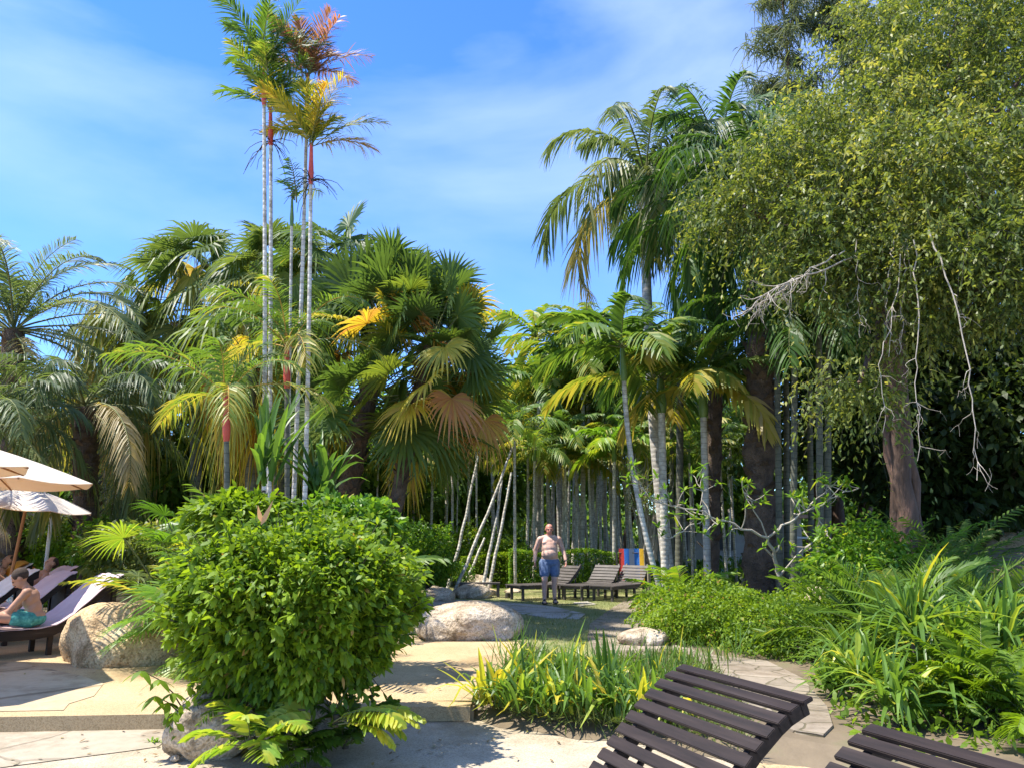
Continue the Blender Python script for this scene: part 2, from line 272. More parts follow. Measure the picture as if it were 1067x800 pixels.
M['wood'] = solid('brown_pole_wood', [(0.3, (0.26, 0.12, 0.05)), (0.7, (0.36, 0.18, 0.08))], scale=5, stretch=(4, 4, 0.5), bump=0.2)
M['skin'] = solid('skin_pink', [(0.35, (0.54, 0.30, 0.22)), (0.6, (0.68, 0.45, 0.36))], scale=3, bump=0.05, rough=0.55)
M['skin_red'] = solid('skin_flushed', [(0.3, (0.48, 0.19, 0.14)), (0.7, (0.56, 0.27, 0.20))], scale=3, bump=0.05, rough=0.5)
M['skin_tan'] = solid('skin_tanned', [(0.3, (0.36, 0.19, 0.12)), (0.7, (0.44, 0.25, 0.16))], scale=3, bump=0.05, rough=0.55)
M['hair'] = solid('short_brown_hair', [(0.3, (0.03, 0.02, 0.015)), (0.7, (0.07, 0.045, 0.03))], scale=40, bump=0.6)
M['denim'] = solid('blue_grey_shorts', [(0.3, (0.08, 0.13, 0.24)), (0.7, (0.16, 0.22, 0.36))], scale=12, bump=0.3)
M['teal'] = solid('teal_shorts', [(0.35, (0.03, 0.17, 0.16)), (0.6, (0.07, 0.33, 0.29)), (0.7, (0.2, 0.5, 0.4))], scale=25)
M['black'] = solid('black_rubber', [(0.3, (0.015, 0.015, 0.015)), (0.7, (0.03, 0.03, 0.03))], rough=0.5)
M['mauve'] = solid('mauve_towel', [(0.3, (0.44, 0.33, 0.36)), (0.7, (0.54, 0.43, 0.45))], scale=4, bump=0.4, bscale=80, dist=0.006)
M['rose'] = solid('rose_towel', [(0.3, (0.56, 0.38, 0.34)), (0.7, (0.64, 0.46, 0.42))], scale=4, bump=0.4, bscale=80, dist=0.006)
M['orange'] = solid('orange_towel', [(0.3, (0.7, 0.30, 0.03)), (0.7, (0.8, 0.38, 0.05))], scale=6, bump=0.3)
M['blue'] = solid('blue_towel', [(0.3, (0.05, 0.16, 0.55)), (0.7, (0.10, 0.26, 0.7))], scale=6, bump=0.3)
M['turq'] = solid('turquoise_shorts', [(0.4, (0.06, 0.38, 0.5)), (0.6, (0.7, 0.75, 0.75))], scale=30)
M['whitecloth'] = solid('white_towel', [(0.3, (0.62, 0.58, 0.54)), (0.7, (0.74, 0.70, 0.66))], scale=6, bump=0.3)
M['white'] = solid('white_paint', [(0.3, (0.62, 0.62, 0.6)), (0.7, (0.75, 0.75, 0.73))], scale=6, bump=0.1)
M['wallgrey'] = solid('grey_render', [(0.3, (0.24, 0.23, 0.21)), (0.7, (0.36, 0.35, 0.32))], scale=1.2, bump=0.3)
M['roof'] = solid('weathered_roof', [(0.3, (0.10, 0.08, 0.07)), (0.7, (0.2, 0.15, 0.12))], scale=2, bump=0.4)
M['litter'] = leafmat('litter_leaf', [(0, (0.12, 0.07, 0.035)), (0.5, (0.26, 0.17, 0.07)), (1, (0.20, 0.20, 0.05))], transl=0.1)
M['deadleaf'] = leafmat('dead_leaf', [(0, (0.45, 0.26, 0.17)), (1, (0.55, 0.33, 0.22))])
def canvas_mat():
    m, n = mat_new('cream_canvas'); l = n.links.new; o = n.nodes.new('ShaderNodeOutputMaterial'); p = n.nodes.new('ShaderNodeBsdfPrincipled'); tr = n.nodes.new('ShaderNodeBsdfTranslucent')
    z = n.nodes.new('ShaderNodeTexNoise'); z.inputs['Scale'].default_value = 3; r = ramp(n, [(0.3, (0.78, 0.72, 0.61)), (0.7, (0.82, 0.77, 0.67))]); l(z.outputs[0], r.inputs[0])
    l(r.outputs[0], p.inputs['Base Color']); tr.inputs[0].default_value = (0.75, 0.50, 0.28, 1); p.inputs['Roughness'].default_value = 0.9
    mi = n.nodes.new('ShaderNodeMixShader'); mi.inputs[0].default_value = 0.35; l(p.outputs[0], mi.inputs[1]); l(tr.outputs[0], mi.inputs[2]); l(mi.outputs[0], o.inputs[0]); return m
M['canvas'] = canvas_mat()

# ------------------------------------------------------------------ ground
def struct(name, mb, mats):
    return tag(mb.build(name, mats), kind='structure')
mb = MB(); mb.add([(-900, -300, -0.03), (900, -300, -0.03), (900, 1500, -0.03), (-900, 1500, -0.03)], [[0, 1, 2, 3]]); struct('ground', mb, M['soil'])
mb = MB(); hpoly(mb, [(-40, -12), (40, -12), (40, 12), (-40, 12)], 0.0); struct('walkway', mb, M['agg'])
edgeL = [G(0, 749, UZ), G(170, 746, UZ), G(300, 742, UZ), G(375, 739, UZ), G(490, 738, UZ)]
mid = [G(500, 744), G(560, 752), G(620, 758), G(700, 768), G(760, 782), G(840, 790), G(900, 800), G(1000, 812), G(1150, 826)]
midf = [(G(x_, y_, 0)[0], G(x_, y_, 0)[1]) for x_, y_ in ((494, 748), (520, 758), (560, 762), (600, 770), (640, 772), (700, 780), (760, 793), (840, 800), (900, 812), (1000, 824), (1150, 838))]
midb = [(q[0], q[1] + 0.45) for q in midf]
mb = MB(); n_ = len(midf); mb.add([(a_, b_, 0.003) for a_, b_ in midf] + [(a_, b_, UZ) for a_, b_ in midb], [[i_, i_ + 1, i_ + 1 + n_, i_ + n_] for i_ in range(n_ - 1)]); struct('planting_bed', mb, M['soil'])
front = [(-40, edgeL[0][1])] + [(p[0], p[1]) for p in edgeL[:4]] + [(midf[0][0], edgeL[4][1])] + midb + [(40, midb[-1][1])]
mb = MB(); hpoly(mb, front + [(300, 500), (-300, 500)], UZ, 0.12); struct('garden_ground', mb, M['soil'])
# flagstones laid on the lower walkway
mb = MB(); hpoly(mb, [(-40, edgeL[0][1] - 0.01)] + [(-40, 5.3)] + [(G(x, y, 0)[0], G(x, y, 0)[1]) for x, y in ((-200, 815), (0, 800), (60, 792), (130, 783), (165, 778), (185, 760))] + [(G(190, 749, 0)[0], edgeL[1][1] - 0.02)], 0.006)
struct('flagstone_path', mb, M['flag'])
# brownish sand strip by the loungers
mb = MB(); hpoly(mb, [(p[0], p[1]) for p in (G(790, 792, 0), G(870, 795, 0), G(960, 830, 0), G(940, 900, 0), G(780, 900, 0))], 0.006); struct('sand_strip', mb, M['sand'])
# sandy terrace with a raised edge
TZ = UZ + 0.025
ter = [(-40, edgeL[0][1] - 0.03)] + [(p[0], p[1] - 0.03) for p in edgeL] + [(p[0], p[1]) for p in (G(493, 728, TZ), G(506, 712, TZ), G(528, 690, TZ), G(545, 678, TZ), G(540, 668, TZ), G(440, 668, TZ), G(425, 652, TZ), G(300, 640, TZ), G(150, 625, TZ))] + [(-8, 19), (-40, 20)]
mb = MB(); hpoly(mb, ter, TZ, 0.12); struct('terrace', mb, M['sand'])
mb = MB()
hpoly(mb, [(-40, edgeL[0][1] + 0.10)] + [(G(x, y, TZ)[0], G(x, y, TZ)[1]) for x, y in ((0, 741), (66, 740), (72, 733), (98, 725), (108, 712), (85, 704), (20, 690))] + [(-40, 10.2)], TZ + 0.005); struct('terrace_paving', mb, M['flag_sand'])
lawnp = [(p[0], p[1]) for p in (G(425, 652), G(440, 668), G(545, 668), G(600, 690), G(640, 680), G(700, 640), G(730, 622))] + [(8, 22), (6, 27), (-6, 29), (-8, 20), (-5, 14.5)]
mb = MB(); hpoly(mb, lawnp, UZ + 0.006); struct('lawn', mb, M['lawn'])
mb = MB(); hpoly(mb, [(p[0], p[1]) for p in (G(625, 700), G(612, 665), G(615, 650), G(640, 632), G(655, 624), G(672, 621), G(690, 632), G(692, 660), G(700, 700))], UZ + 0.014); struct('stone_path', mb, M['flag_brown'])
mb = MB(); hpoly(mb, [(p[0], p[1]) for p in (G(700, 672), G(745, 684), G(800, 690), G(836, 708), G(862, 738), G(868, 758), G(858, 768), G(830, 764), G(796, 752), G(772, 734), G(740, 715), G(700, 700))], UZ + 0.022, 0.03); struct('garden_path', mb, M['flag_brown'])
mb = MB(); hpoly(mb, [(p[0], p[1]) for p in (G(440, 624), G(470, 625), G(530, 628), G(575, 632), G(610, 640), G(604, 645), G(570, 644), G(520, 636), G(470, 633), G(436, 630))], UZ + 0.02, 0.02); struct('stepping_stone', mb, M['flag_grey'])
mb = MB(); hpoly(mb, [(p[0], p[1]) for p in (G(596, 628), G(612, 627), G(622, 630), G(606, 632))], UZ + 0.02, 0.02); struct('paving_slab', mb, M['flag_grey'])
# rising bank at the right under the trees
def mound(name, cx, cy, rx, ry, h, mat, n=36):
    mb = MB(); a = np.linspace(-1, 1, n); X, Y = np.meshgrid(a, a, indexing='ij'); rr = np.clip(1 - (X ** 2 + Y ** 2), 0, 1)
    Z = UZ - 0.05 + h * rr ** 0.7 + 0.06 * np.sin(X * 9) * np.cos(Y * 8) * rr
    v = np.stack([cx + X * rx, cy + Y * ry, Z], -1).reshape(-1, 3); i, j = np.meshgrid(np.arange(n - 1), np.arange(n - 1), indexing='ij'); k = (i * n + j).ravel()
    mb.add(v, np.stack([k, k + n, k + n + 1, k + 1], 1), 0.5, 0, True); struct(name, mb, mat)
mound('bank', 10.5, 17, 5.5, 6.5, 1.25, M['soil'])
# short grass blades on the lawn
def inpoly(x, y, poly):
    c = np.zeros(len(x), bool); n = len(poly)
    for i in range(n):
        x1, y1 = poly[i]; x2, y2 = poly[(i + 1) % n]
        if y1 == y2: continue
        k = ((y1 > y) != (y2 > y)) & (x < (x2 - x1) * (y - y1) / (y2 - y1) + x1); c ^= k
    return c
x = rng.uniform(-8, 8, 150000); y = 10.5 + 17 * rng.random(150000) ** 1.3; k = inpoly(x, y, lawnp); x, y = x[k], y[k]
dens = (np.sin(x * 1.7 + y) + np.sin(y * 2.3 - x * 0.8) + rng.normal(0, 1, len(x))) > -0.4; x, y = x[dens], y[dens]; N = len(x)
a = rng.uniform(0, 2 * np.pi, N); d = nrm(np.stack([np.cos(a) * .5, np.sin(a) * .5, np.ones(N)], 1)); s = np.stack([-np.sin(a), np.cos(a), np.zeros(N)], 1)
mb = MB(); strips(mb, np.stack([x, y, np.full(N, UZ)], 1), d, s, rng.uniform(0.025, 0.06, N), 0.008, 0.1, 1, [1, 0.1], np.clip(rng.normal(0.5, 0.25, N) + 0.15 * np.sin(x * 2 + y), 0, 1))
tag(mb.build('lawn_grass', M['grass']), 'short patchy grass blades growing over the lawn', 'grass', kind='stuff')

# ------------------------------------------------------------------ foliage helpers
def scatter_leaves(mb, pos, outward, ln, wd, r=rng, drop=0.35, tint=(0.45, 0.2), nseg=2, prof=(0.25, 1, 0.05), spread=0.8, mat=0, upbias=0.0):
    N = len(pos); d = nrm(outward * 1.0 + r.normal(0, spread, (N, 3)) + np.array([0, 0, -drop + upbias]))
    s = nrm(np.cross(d, r.normal(0, 1, (N, 3)) * np.array([.6, .6, 0.25]) + np.array([0, 0, 1.0])))
    tt = tint if isinstance(tint, np.ndarray) else np.clip(r.normal(tint[0], tint[1], N), 0, 1)
    strips(mb, pos, d, s, ln * r.uniform(0.7, 1.2, N), wd * r.uniform(0.75, 1.2, N), r.uniform(0.05, 0.4, N), nseg, prof, tt, mat)
def blob_points(c, rad, n, r=rng, shell=0.6, lump=0.12, seed=0):
    u = nrm(r.normal(0, 1, (n, 3))); ph = seed * 1.7
    k = 1 + lump * (np.sin(u[:, 0] * 7 + ph) + np.sin(u[:, 1] * 8 + 1 + ph) + np.sin(u[:, 2] * 6 + 2 * ph) + np.sin((u[:, 0] - u[:, 2]) * 13 + ph))
    q = np.where(r.random(n) < shell, r.uniform(0.85, 1.03, n), r.random(n) ** 0.4) * k
    return np.asarray(c) + u * q[:, None] * np.asarray(rad), u
def shrub(name, label, cat, c, rad, n, ln, wd, mat, group=None, seed=0, tint=(0.45, 0.2), lump=0.12, stems=6, zmin=UZ, shell=0.6, loc=None, drop=0.35, stem_mat=None):
    r = np.random.default_rng(100 + seed); c = np.array(c, float); root = empty(name, (c[0], c[1], zmin)); lc = c - np.array([c[0], c[1], zmin])
    mb = MB(); p, u = blob_points(lc, rad, n, r, shell, lump, seed); k = p[:, 2] > 0.02; p, u = p[k], u[k]
    cl = 0.12 * np.sin(p[:, 0] * 5 / rad[0] + seed) * np.sin(p[:, 2] * 6 / rad[2]) 
    scatter_leaves(mb, p, u, ln, wd, r, drop, np.clip(r.normal(tint[0], tint[1], len(p)) + cl, 0, 1)); kid(mb.build('foliage', mat, root))
    mb = MB()
    for i in range(stems):
        a = r.uniform(0, 6.28); e = lc + np.array([math.cos(a) * rad[0], math.sin(a) * rad[1], 0.3 * rad[2]]) * r.uniform(0.2, 0.8)
        tube(mb, wob(bez((r.normal(0, .05), r.normal(0, .05), -0.03), (e[0] * .3, e[1] * .3, e[2] * .6), e, 6), 0.02, r), np.linspace(0.025, 0.006, 6) * max(1, rad[2]), 5)
    kid(mb.build('stem', stem_mat or M['darktwig'], root)); tag(root, label, cat, group); return root
def pinnate(mb, o, az, el, Ln, droop, nl, ll, lw, r=rng, tint=0.4, vee=0.25, ldroop=0.35, fwd=0.55, start=0.14, rr=0.014, mr_=1, tvar=0.08, nseg=2, plume=0.0, tipp=0.35):
    n = 12; t = np.linspace(0, 1, n); e = el - droop * t ** 1.4; st = Ln / (n - 1)
    h = np.array([math.cos(az), math.sin(az), 0]); T = np.cos(e)[:, None] * h + np.sin(e)[:, None] * np.array([0, 0, 1.])
    p = np.asarray(o) + np.vstack([[0, 0, 0], np.cumsum((T[:-1] + T[1:]) / 2 * st, 0)])
    S = np.cross(h, [0, 0, 1.]); tw = r.normal(0, 0.25)
    tube(mb, p, rr * (1 - 0.8 * t), 4, tint, mr_, False)
    tl = np.linspace(start, 0.995, nl); k = tl * (n - 1)
    P_ = np.stack([np.interp(tl, t, p[:, i]) for i in range(3)], 1); TT = nrm(np.stack([np.interp(tl, t, T[:, i]) for i in range(3)], 1)); NN = nrm(np.cross(S, TT) * np.sign(1)); NN = np.where(NN[:, 2:3] < 0, -NN, NN) if el > -0.5 else NN
    shape = np.sin(np.pi * np.clip((tl - start) / (1 - start) * 0.8 + 0.16, 0, 1)) ** 0.6
    for sg in (-1, 1):
        j = r.normal(0, 0.08, (nl, 3)); vv = vee + plume * r.normal(0, 1, nl)
        S2 = S * math.cos(tw) + np.array([0, 0, 1]) * math.sin(tw)
        d = nrm(S2[None] * sg + TT * (fwd + tl[:, None] * 0.6) + NN * vv[:, None] + j)
        sd_ = nrm(TT * 0.8 + NN * 0.5 * sg + r.normal(0, 0.15, (nl, 3)))
        sd_ = nrm(sd_ - d * (sd_ * d).sum(1, keepdims=True))
        L_ = ll * shape * r.uniform(0.88, 1.08, nl)
        strips(mb, P_, d, sd_, L_, lw, ldroop * r.uniform(0.6, 1.4, nl), nseg + 1, np.interp(np.linspace(0, 1, nseg + 2), [0, .15, .6, 1], [.5, 1, .85, 0.08 if tipp < .5 else tipp]), np.clip(tint + r.normal(0, tvar, nl) + (0.1 * tl), 0, 1), 0)
def fan(mb, o, az, el, petl, rad, r=rng, tint=0.4, spread=130, nf=34, tipdroop=0.3, bend=0.5, split=0.5, mr_=1, cup=0.15, pr=0.012, twist=0.3, tilt=0.5):
    n = 7; t = np.linspace(0, 1, n); e = el - bend * t ** 1.5; st = petl / (n - 1); h = np.array([math.cos(az), math.sin(az), 0]); up = np.array([0, 0, 1.])
    T = np.cos(e)[:, None] * h + np.sin(e)[:, None] * up; p = np.asarray(o) + np.vstack([[0, 0, 0], np.cumsum((T[:-1] + T[1:]) / 2 * st, 0)])
    tube(mb, p, pr * (1.2 - 0.5 * t), 4, 0.5, mr_, False)
    e2 = e[-1] - tilt; T2 = math.cos(e2) * h + math.sin(e2) * up; S = np.cross(h, up); a = r.normal(0, twist); Nn = np.cross(S, T2); S = S * math.cos(a) + Nn * math.sin(a); Nn = np.cross(S, T2)
    if Nn[2] < 0: Nn = -Nn
    ph = np.radians(np.linspace(-spread, spread, nf)) + r.normal(0, 0.01, nf); dphi = 2 * math.radians(spread) / nf
    d = nrm(np.cos(ph)[:, None] * T2 + np.sin(ph)[:, None] * S + Nn * (cup * (0.3 + np.abs(np.sin(ph))))[:, None])
    pl = np.where(np.arange(nf) % 2 == 0, 1., -1.)[:, None] * 0.45
    sd_ = nrm(np.cross(Nn, d) + Nn * pl)
    Lf = rad * (0.72 + 0.28 * np.cos(ph * 0.8)) * r.uniform(0.93, 1.05, nf)
    wmax = 2 * rad * split * math.tan(dphi / 2) * 1.12
    strips(mb, np.broadcast_to(p[-1], (nf, 3)), d, sd_, Lf, wmax, tipdroop * r.uniform(0.7, 1.3, nf), 4, [0.06, 0.55, 1.0, 0.62, 0.08], np.clip(tint + r.normal(0, 0.05, nf), 0, 1), 0, 3.0)
def trunk_mb(path, r0, r1, ns=10, rough=0, r=rng, flare=1.25):
    mb = MB(); n = len(path); rad = np.linspace(r0, r1, n); rad[0] *= flare
    if rough: rad = rad * (1 + rough * r.normal(0, 1, n))
    tube(mb, path, rad, ns); return mb
def leaning(base, top, bow=0.0, n=24, bowv=(1, 0, 0)):
    base = np.asarray(base, float); top = np.asarray(top, float); mid = (base + top) / 2 + np.array(bowv) * bow; return bez(base, mid, top, n)
def palm(name, label, basep, crownp, kind, r0, r1, tkmat, seed, leafm, bow=0.0, group=None, cs=None, cslen=0.8, nf=None, par={}, skirt=0, rough=0, flowers=None, pet=None, zbase=None):
    r = np.random.default_rng(seed); basep = np.array(basep, float); crownp = np.array(crownp, float)
    root = empty(name, basep); top = crownp - basep; mb = trunk_mb(leaning((0, 0, -0.06), top, bow, 40 if rough else 16), r0, r1, 10, rough, r)
    if rough:   # old leaf bases on the trunk
        pth = leaning((0, 0, 0), top, bow, 60); nb = 150; i = r.integers(4, 58, nb); a = r.uniform(0, 6.28, nb)
        rr_ = np.interp(i, [0, 59], [r0, r1]) * 0.85; b = pth[i] + np.stack([np.cos(a) * rr_, np.sin(a) * rr_, np.zeros(nb)], 1); d = nrm(np.stack([np.cos(a), np.sin(a), np.full(nb, 1.0)], 1)); s = np.stack([-np.sin(a), np.cos(a), np.zeros(nb)], 1)
        strips(mb, b, d, s, r.uniform(0.14, 0.3, nb), r0 * 0.75, 0, 2, [1, .7, .3], 0.5)
    kid(mb.build('trunk', tkmat, root))
    if cs:
        mb = MB(); ax = nrm(top - leaning((0, 0, 0), top, bow, 16)[-3]); z = np.linspace(0, 1, 8)
        tube(mb, top - ax * cslen * 0.15 + ax * cslen * z[:, None], r1 * np.array([1.1, 1.45, 1.55, 1.4, 1.2, 1.1, 1.0, 0.8]), 8); kid(mb.build('crownshaft', M[cs], root)); org = top + ax * cslen * 0.8
    else: org = top
    mb = MB()
    if kind == 'pin':
        d_ = dict(n=14, L=2.4, el0=1.35, el1=-0.3, droop=1.2, nl=34, ll=0.6, lw=0.05, tint=0.35, old=0.2, vee=0.3, ldroop=0.4, plume=0.0, tipp=0.1, rr=0.014, fwd=0.55); d_.update(par); n = d_['n']
        for i in range(n):
            q = (i + r.uniform(-.3, .3)) / n; az = i * 2.4 + r.normal(0, .2); el = d_['el0'] + (d_['el1'] - d_['el0']) * q
            tint = d_['tint'] + d_['old'] * max(0, q) ** 2 + r.normal(0, 0.06)
            if r.random() < d_.get('dead', 0) and q > 0.6: tint = r.uniform(0.75, 1.0)
            pinnate(mb, org + r.normal(0, 0.03, 3), az, el, d_['L'] * r.uniform(0.85, 1.1) * (0.75 + 0.5 * min(1, q * 2)), d_['droop'] * r.uniform(0.8, 1.2), d_['nl'], d_['ll'], d_['lw'], r, tint, d_['vee'], d_['ldroop'] * (1 + q), d_['fwd'], rr=d_['rr'], plume=d_['plume'], tipp=d_['tipp'])
    else:
        d_ = dict(n=26, pet=1.2, rad=0.9, el0=1.4, el1=-0.9, tint=0.3, old=0.35, nf=34, tip=0.35, bend=0.5, spread=125, split=0.5, dead=0.1, tilt=0.5, twist=0.3); d_.update(par); n = d_['n']
        for i in range(n):
            q = (i + r.uniform(-.3, .3)) / n; az = i * 2.4 + r.normal(0, .25); el = d_['el0'] + (d_['el1'] - d_['el0']) * q
            tint = d_['tint'] + d_['old'] * max(0, q) ** 2 + r.normal(0, 0.07); dead = r.random() < d_['dead'] * (0.3 + 2 * q)
            if dead: tint = r.uniform(0.72, 1.0)
            fan(mb, org + np.array([0, 0, -d_.get('vz', 0.25) * q]) + r.normal(0, 0.04, 3), az, el, d_['pet'] * r.uniform(0.8, 1.15), d_['rad'] * r.uniform(0.85, 1.12), r, tint, d_['spread'], d_['nf'], d_['tip'] * (1 + 1.2 * q + (1.0 if dead else 0)), d_['bend'], d_['split'], tilt=d_['tilt'] + r.uniform(-.7, .6) + (0.5 if dead else 0), twist=d_['twist'])
    kid(mb.build('crown', [leafm, pet or M['petiole']], root))
    if skirt:
        mb = MB()
        for i in range(skirt):
            az = i * 2.4; o2 = org + np.array([0, 0, -0.3 - 0.12 * (i % 6)])
            fan(mb, o2, az, -0.3, par.get('pet', 1.0) * 0.7, par.get('rad', 0.9) * 0.85, r, r.uniform(0.8, 1), 70, 22, 0.4, 1.1, 0.4, tilt=0.3)
        kid(mb.build('dead_frond', [M['fan'], M['petiole_or']], root))
    if flowers:
        mb = MB(); nfl, flen, fz, fm, fdr = flowers; a = r.uniform(0, 6.28, nfl); p0 = top + np.array([0, 0, fz])
        for i in range(nfl):
            e = p0 + np.array([math.cos(a[i]) * flen, math.sin(a[i]) * flen, r.uniform(-fdr, 0.2 * fdr)]) * r.uniform(0.6, 1)
            tube(mb, wob(bez(p0, (p0 + e) / 2 + np.array([0, 0, flen * 0.4]), e, 6), 0.012, r), np.linspace(0.009, 0.004, 6), 4, 0.5, 0, False)
        kid(mb.build('flower_stalk', fm, root))
    tag(root, label, 'palm tree', group); return root
def rock(name, label, px, py, Y, rx, ry, rz, mat, seed, z0=UZ, sink=0.33, cat='boulder', group=None):
    r = np.random.default_rng(seed); bm = bmesh.new(); bmesh.ops.create_icosphere(bm, subdivisions=5, radius=1)
    V = np.array([v.co for v in bm.verts]); F = np.array([[v.index for v in f.verts] for f in bm.faces]); bm.free(); u = V.copy(); k = np.ones(len(V))
    for i in range(9):      # broad facets
        n_ = nrm(r.normal(0, 1, 3)); h = r.uniform(0.72, 0.92); dd = u @ n_; k = np.where(dd * k > h, np.minimum(k, h / np.maximum(dd, 1e-3) * 0.6 + k * 0.4), k)
    for f_, a_ in ((2, .07), (5, .035), (11, .016), (23, .008), (47, .004)):
        w1, w2 = r.normal(0, 1, 3), r.normal(0, 1, 3); k = k + a_ * np.sin(u @ w1 * f_ + r.uniform(0, 6)) * np.cos(u @ w2 * f_ + r.uniform(0, 6))
    v = u * k[:, None] * np.array([rx, ry, rz]); b = base_at(px, Y, z0); root = b
    mb = MB(); mb.add(v + np.array([0, 0, rz * (1 - 2 * sink)]), F, 0.5, 0, True); o = mb.build(name, mat, None, b); tag(o, label, cat, group); o.rotation_euler = (0, 0, 0); return o
def strap_clump(name, label, cat, c, n, ln, wd, mat, seed, tint=(0.4, 0.15), el=(0.5, 1.4), droop=(0.3, 1.0), group=None, yellow=0.1, trunk=0.0, mid=True, rot=None, root=None, spread=0.06):
    r = np.random.default_rng(seed); o = empty(name, c); mb = MB(); a = r.uniform(0, 6.28, n); e = r.uniform(*el, n)
    d = np.stack([np.cos(a) * np.cos(e), np.sin(a) * np.cos(e), np.sin(e)], 1); s = np.stack([-np.sin(a), np.cos(a), r.normal(0, .15, n)], 1); s = nrm(s)
    L_ = ln * r.uniform(0.55, 1.1, n); t = np.clip(r.normal(*tint, n), 0, .75); yy = r.random(n) < yellow; t = np.where(yy, r.uniform(0.8, .92, n), t)
    b = r.normal(0, spread, (n, 3)); b[:, 2] = trunk + r.uniform(0, 0.1 * ln + 0.01, n) + trunk * 0.2 * r.random(n)
    dr = r.uniform(*droop, n) * np.where(yy, 1.3, 1); w_ = wd * r.uniform(.7, 1.2, n) * np.where(yy, 1.3, 1)
    # folded blade: two half strips meeting in a keel
    pr_ = np.array([.55, .9, 1, .85, .55, .06]); nn = np.cross(d, s); nn = np.where(nn[:, 2:] < 0, -nn, nn)
    for sg in (-1, 1):
        h = nrm(s * sg + nn * 0.45)
        tt = np.linspace(0, 1, 6); cc = b[:, None] + d[:, None] * (L_[:, None] * tt)[..., None]; cc[..., 2] -= (dr * L_)[:, None] * tt ** 2.2
        cc[..., 2] = np.maximum(cc[..., 2], 0.01)
        ed = cc + h[:, None] * (w_[:, None] * pr_ / 2)[..., None]; v = np.stack([cc, ed], 2).reshape(n, -1, 3); i = np.arange(5); f1 = np.stack([2 * i, 2 * i + 1, 2 * i + 3, 2 * i + 2], 1)
        if sg < 0: f1 = f1[:, ::-1]
        f = (np.arange(n) * 12)[:, None, None] + f1[None]; mb.add(v.reshape(-1, 3), f.reshape(-1, 4), np.repeat(t, 12), 0)
    kid(mb.build('leaf', mat, o))
    if trunk: 
        mb = MB(); tube(mb, wob([(0, 0, -.03), (0.02, 0, trunk * .5), (0, 0, trunk)], 0.01, r), [0.04, .03, .03], 6); kid(mb.build('stem', M['rough_trunk'], o))
    tag(o, label, cat, group); return o

# ------------------------------------------------------------------ broadleaf trees
def broadleaf(name, label, base, lobes, n, ln, wd, mat, seed, r0=0.2, trunk_m=None, tint=(0.4, 0.2), group=None, fork=0.45, cat='tree', shell=0.45, lump=0.14, forkp=None):
    """lobes: list of (centre, radii) in world space; trunk forks and a limb reaches every lobe"""
    r = np.random.default_rng(seed); base = np.array(base, float); root = empty(name, base); mbt = MB(); mbl = MB()
    cs = np.array([l[0] for l in lobes], float) - base; top = cs.mean(0); fk = np.array(forkp) - base if forkp is not None else top * fork; fk = fk.astype(float)
    tube(mbt, wob(bez((0, 0, -0.1), (fk[0] * .2, fk[1] * .2, fk[2] * .6), fk, 9), r0 * 0.12, r), np.linspace(r0 * 1.2, r0 * 0.7, 9), 9)
    vol = np.array([np.prod(l[1]) for l in lobes]) ** 0.67; vol = vol / vol.sum()
    for (c, rad), c0, f in zip(lobes, cs, vol):
        tube(mbt, wob(bez(fk, (fk + c0) / 2 + np.array([0, 0, 0.2 * abs(c0[2] - fk[2])]), c0, 8), r0 * 0.12, r), np.linspace(r0 * 0.5, r0 * 0.12, 8), 6)
        rad = np.array(rad)
        for i in range(5):
            e = c0 + nrm(r.normal(0, 1, 3)) * rad * 0.85; tube(mbt, wob(bez(c0 * 0.8 + fk * 0.2, (c0 + e) / 2, e, 6), 0.04 * rad.mean(), r), np.linspace(r0 * 0.15, r0 * 0.03, 6), 4, cap=False)
        p, u = blob_points(c0, rad, int(n * f), r, shell, lump, seed + i); cl = 0.15 * np.sin(p @ r.normal(0, 3 / rad.mean(), 3)) 
        scatter_leaves(mbl, p, u, ln, wd, r, 0.5, np.clip(r.normal(tint[0], tint[1], len(p)) + cl, 0, 1))
    kid(mbt.build('trunk', trunk_m or M['bark'], root)); kid(mbl.build('crown', mat, root)); tag(root, label, cat, group); return root
def lob(px, py, Y, rx, ry, rz): return (at(px, py, Y), (rx, ry, rz))

# far wood closing the view
mb = MB(); p = []
for i in range(150):
    xx = rng.uniform(-60, 60); yy = 52 + rng.uniform(0, 12); h = rng.uniform(3.0, 5.5) + (2 if abs(xx) > 12 else 0)
    q, u = blob_points((xx, yy, h * 0.55), (3.2, 2.5, h * 0.62), 800, rng, 0.8, 0.12, i); scatter_leaves(mb, q, u, 0.5, 0.32, rng, 0.3, (0.45 + rng.normal(0, .12), 0.2))
tag(mb.build('far_wood', M['woods']), 'dense far green wood behind the palm grove', 'wood', kind='stuff')

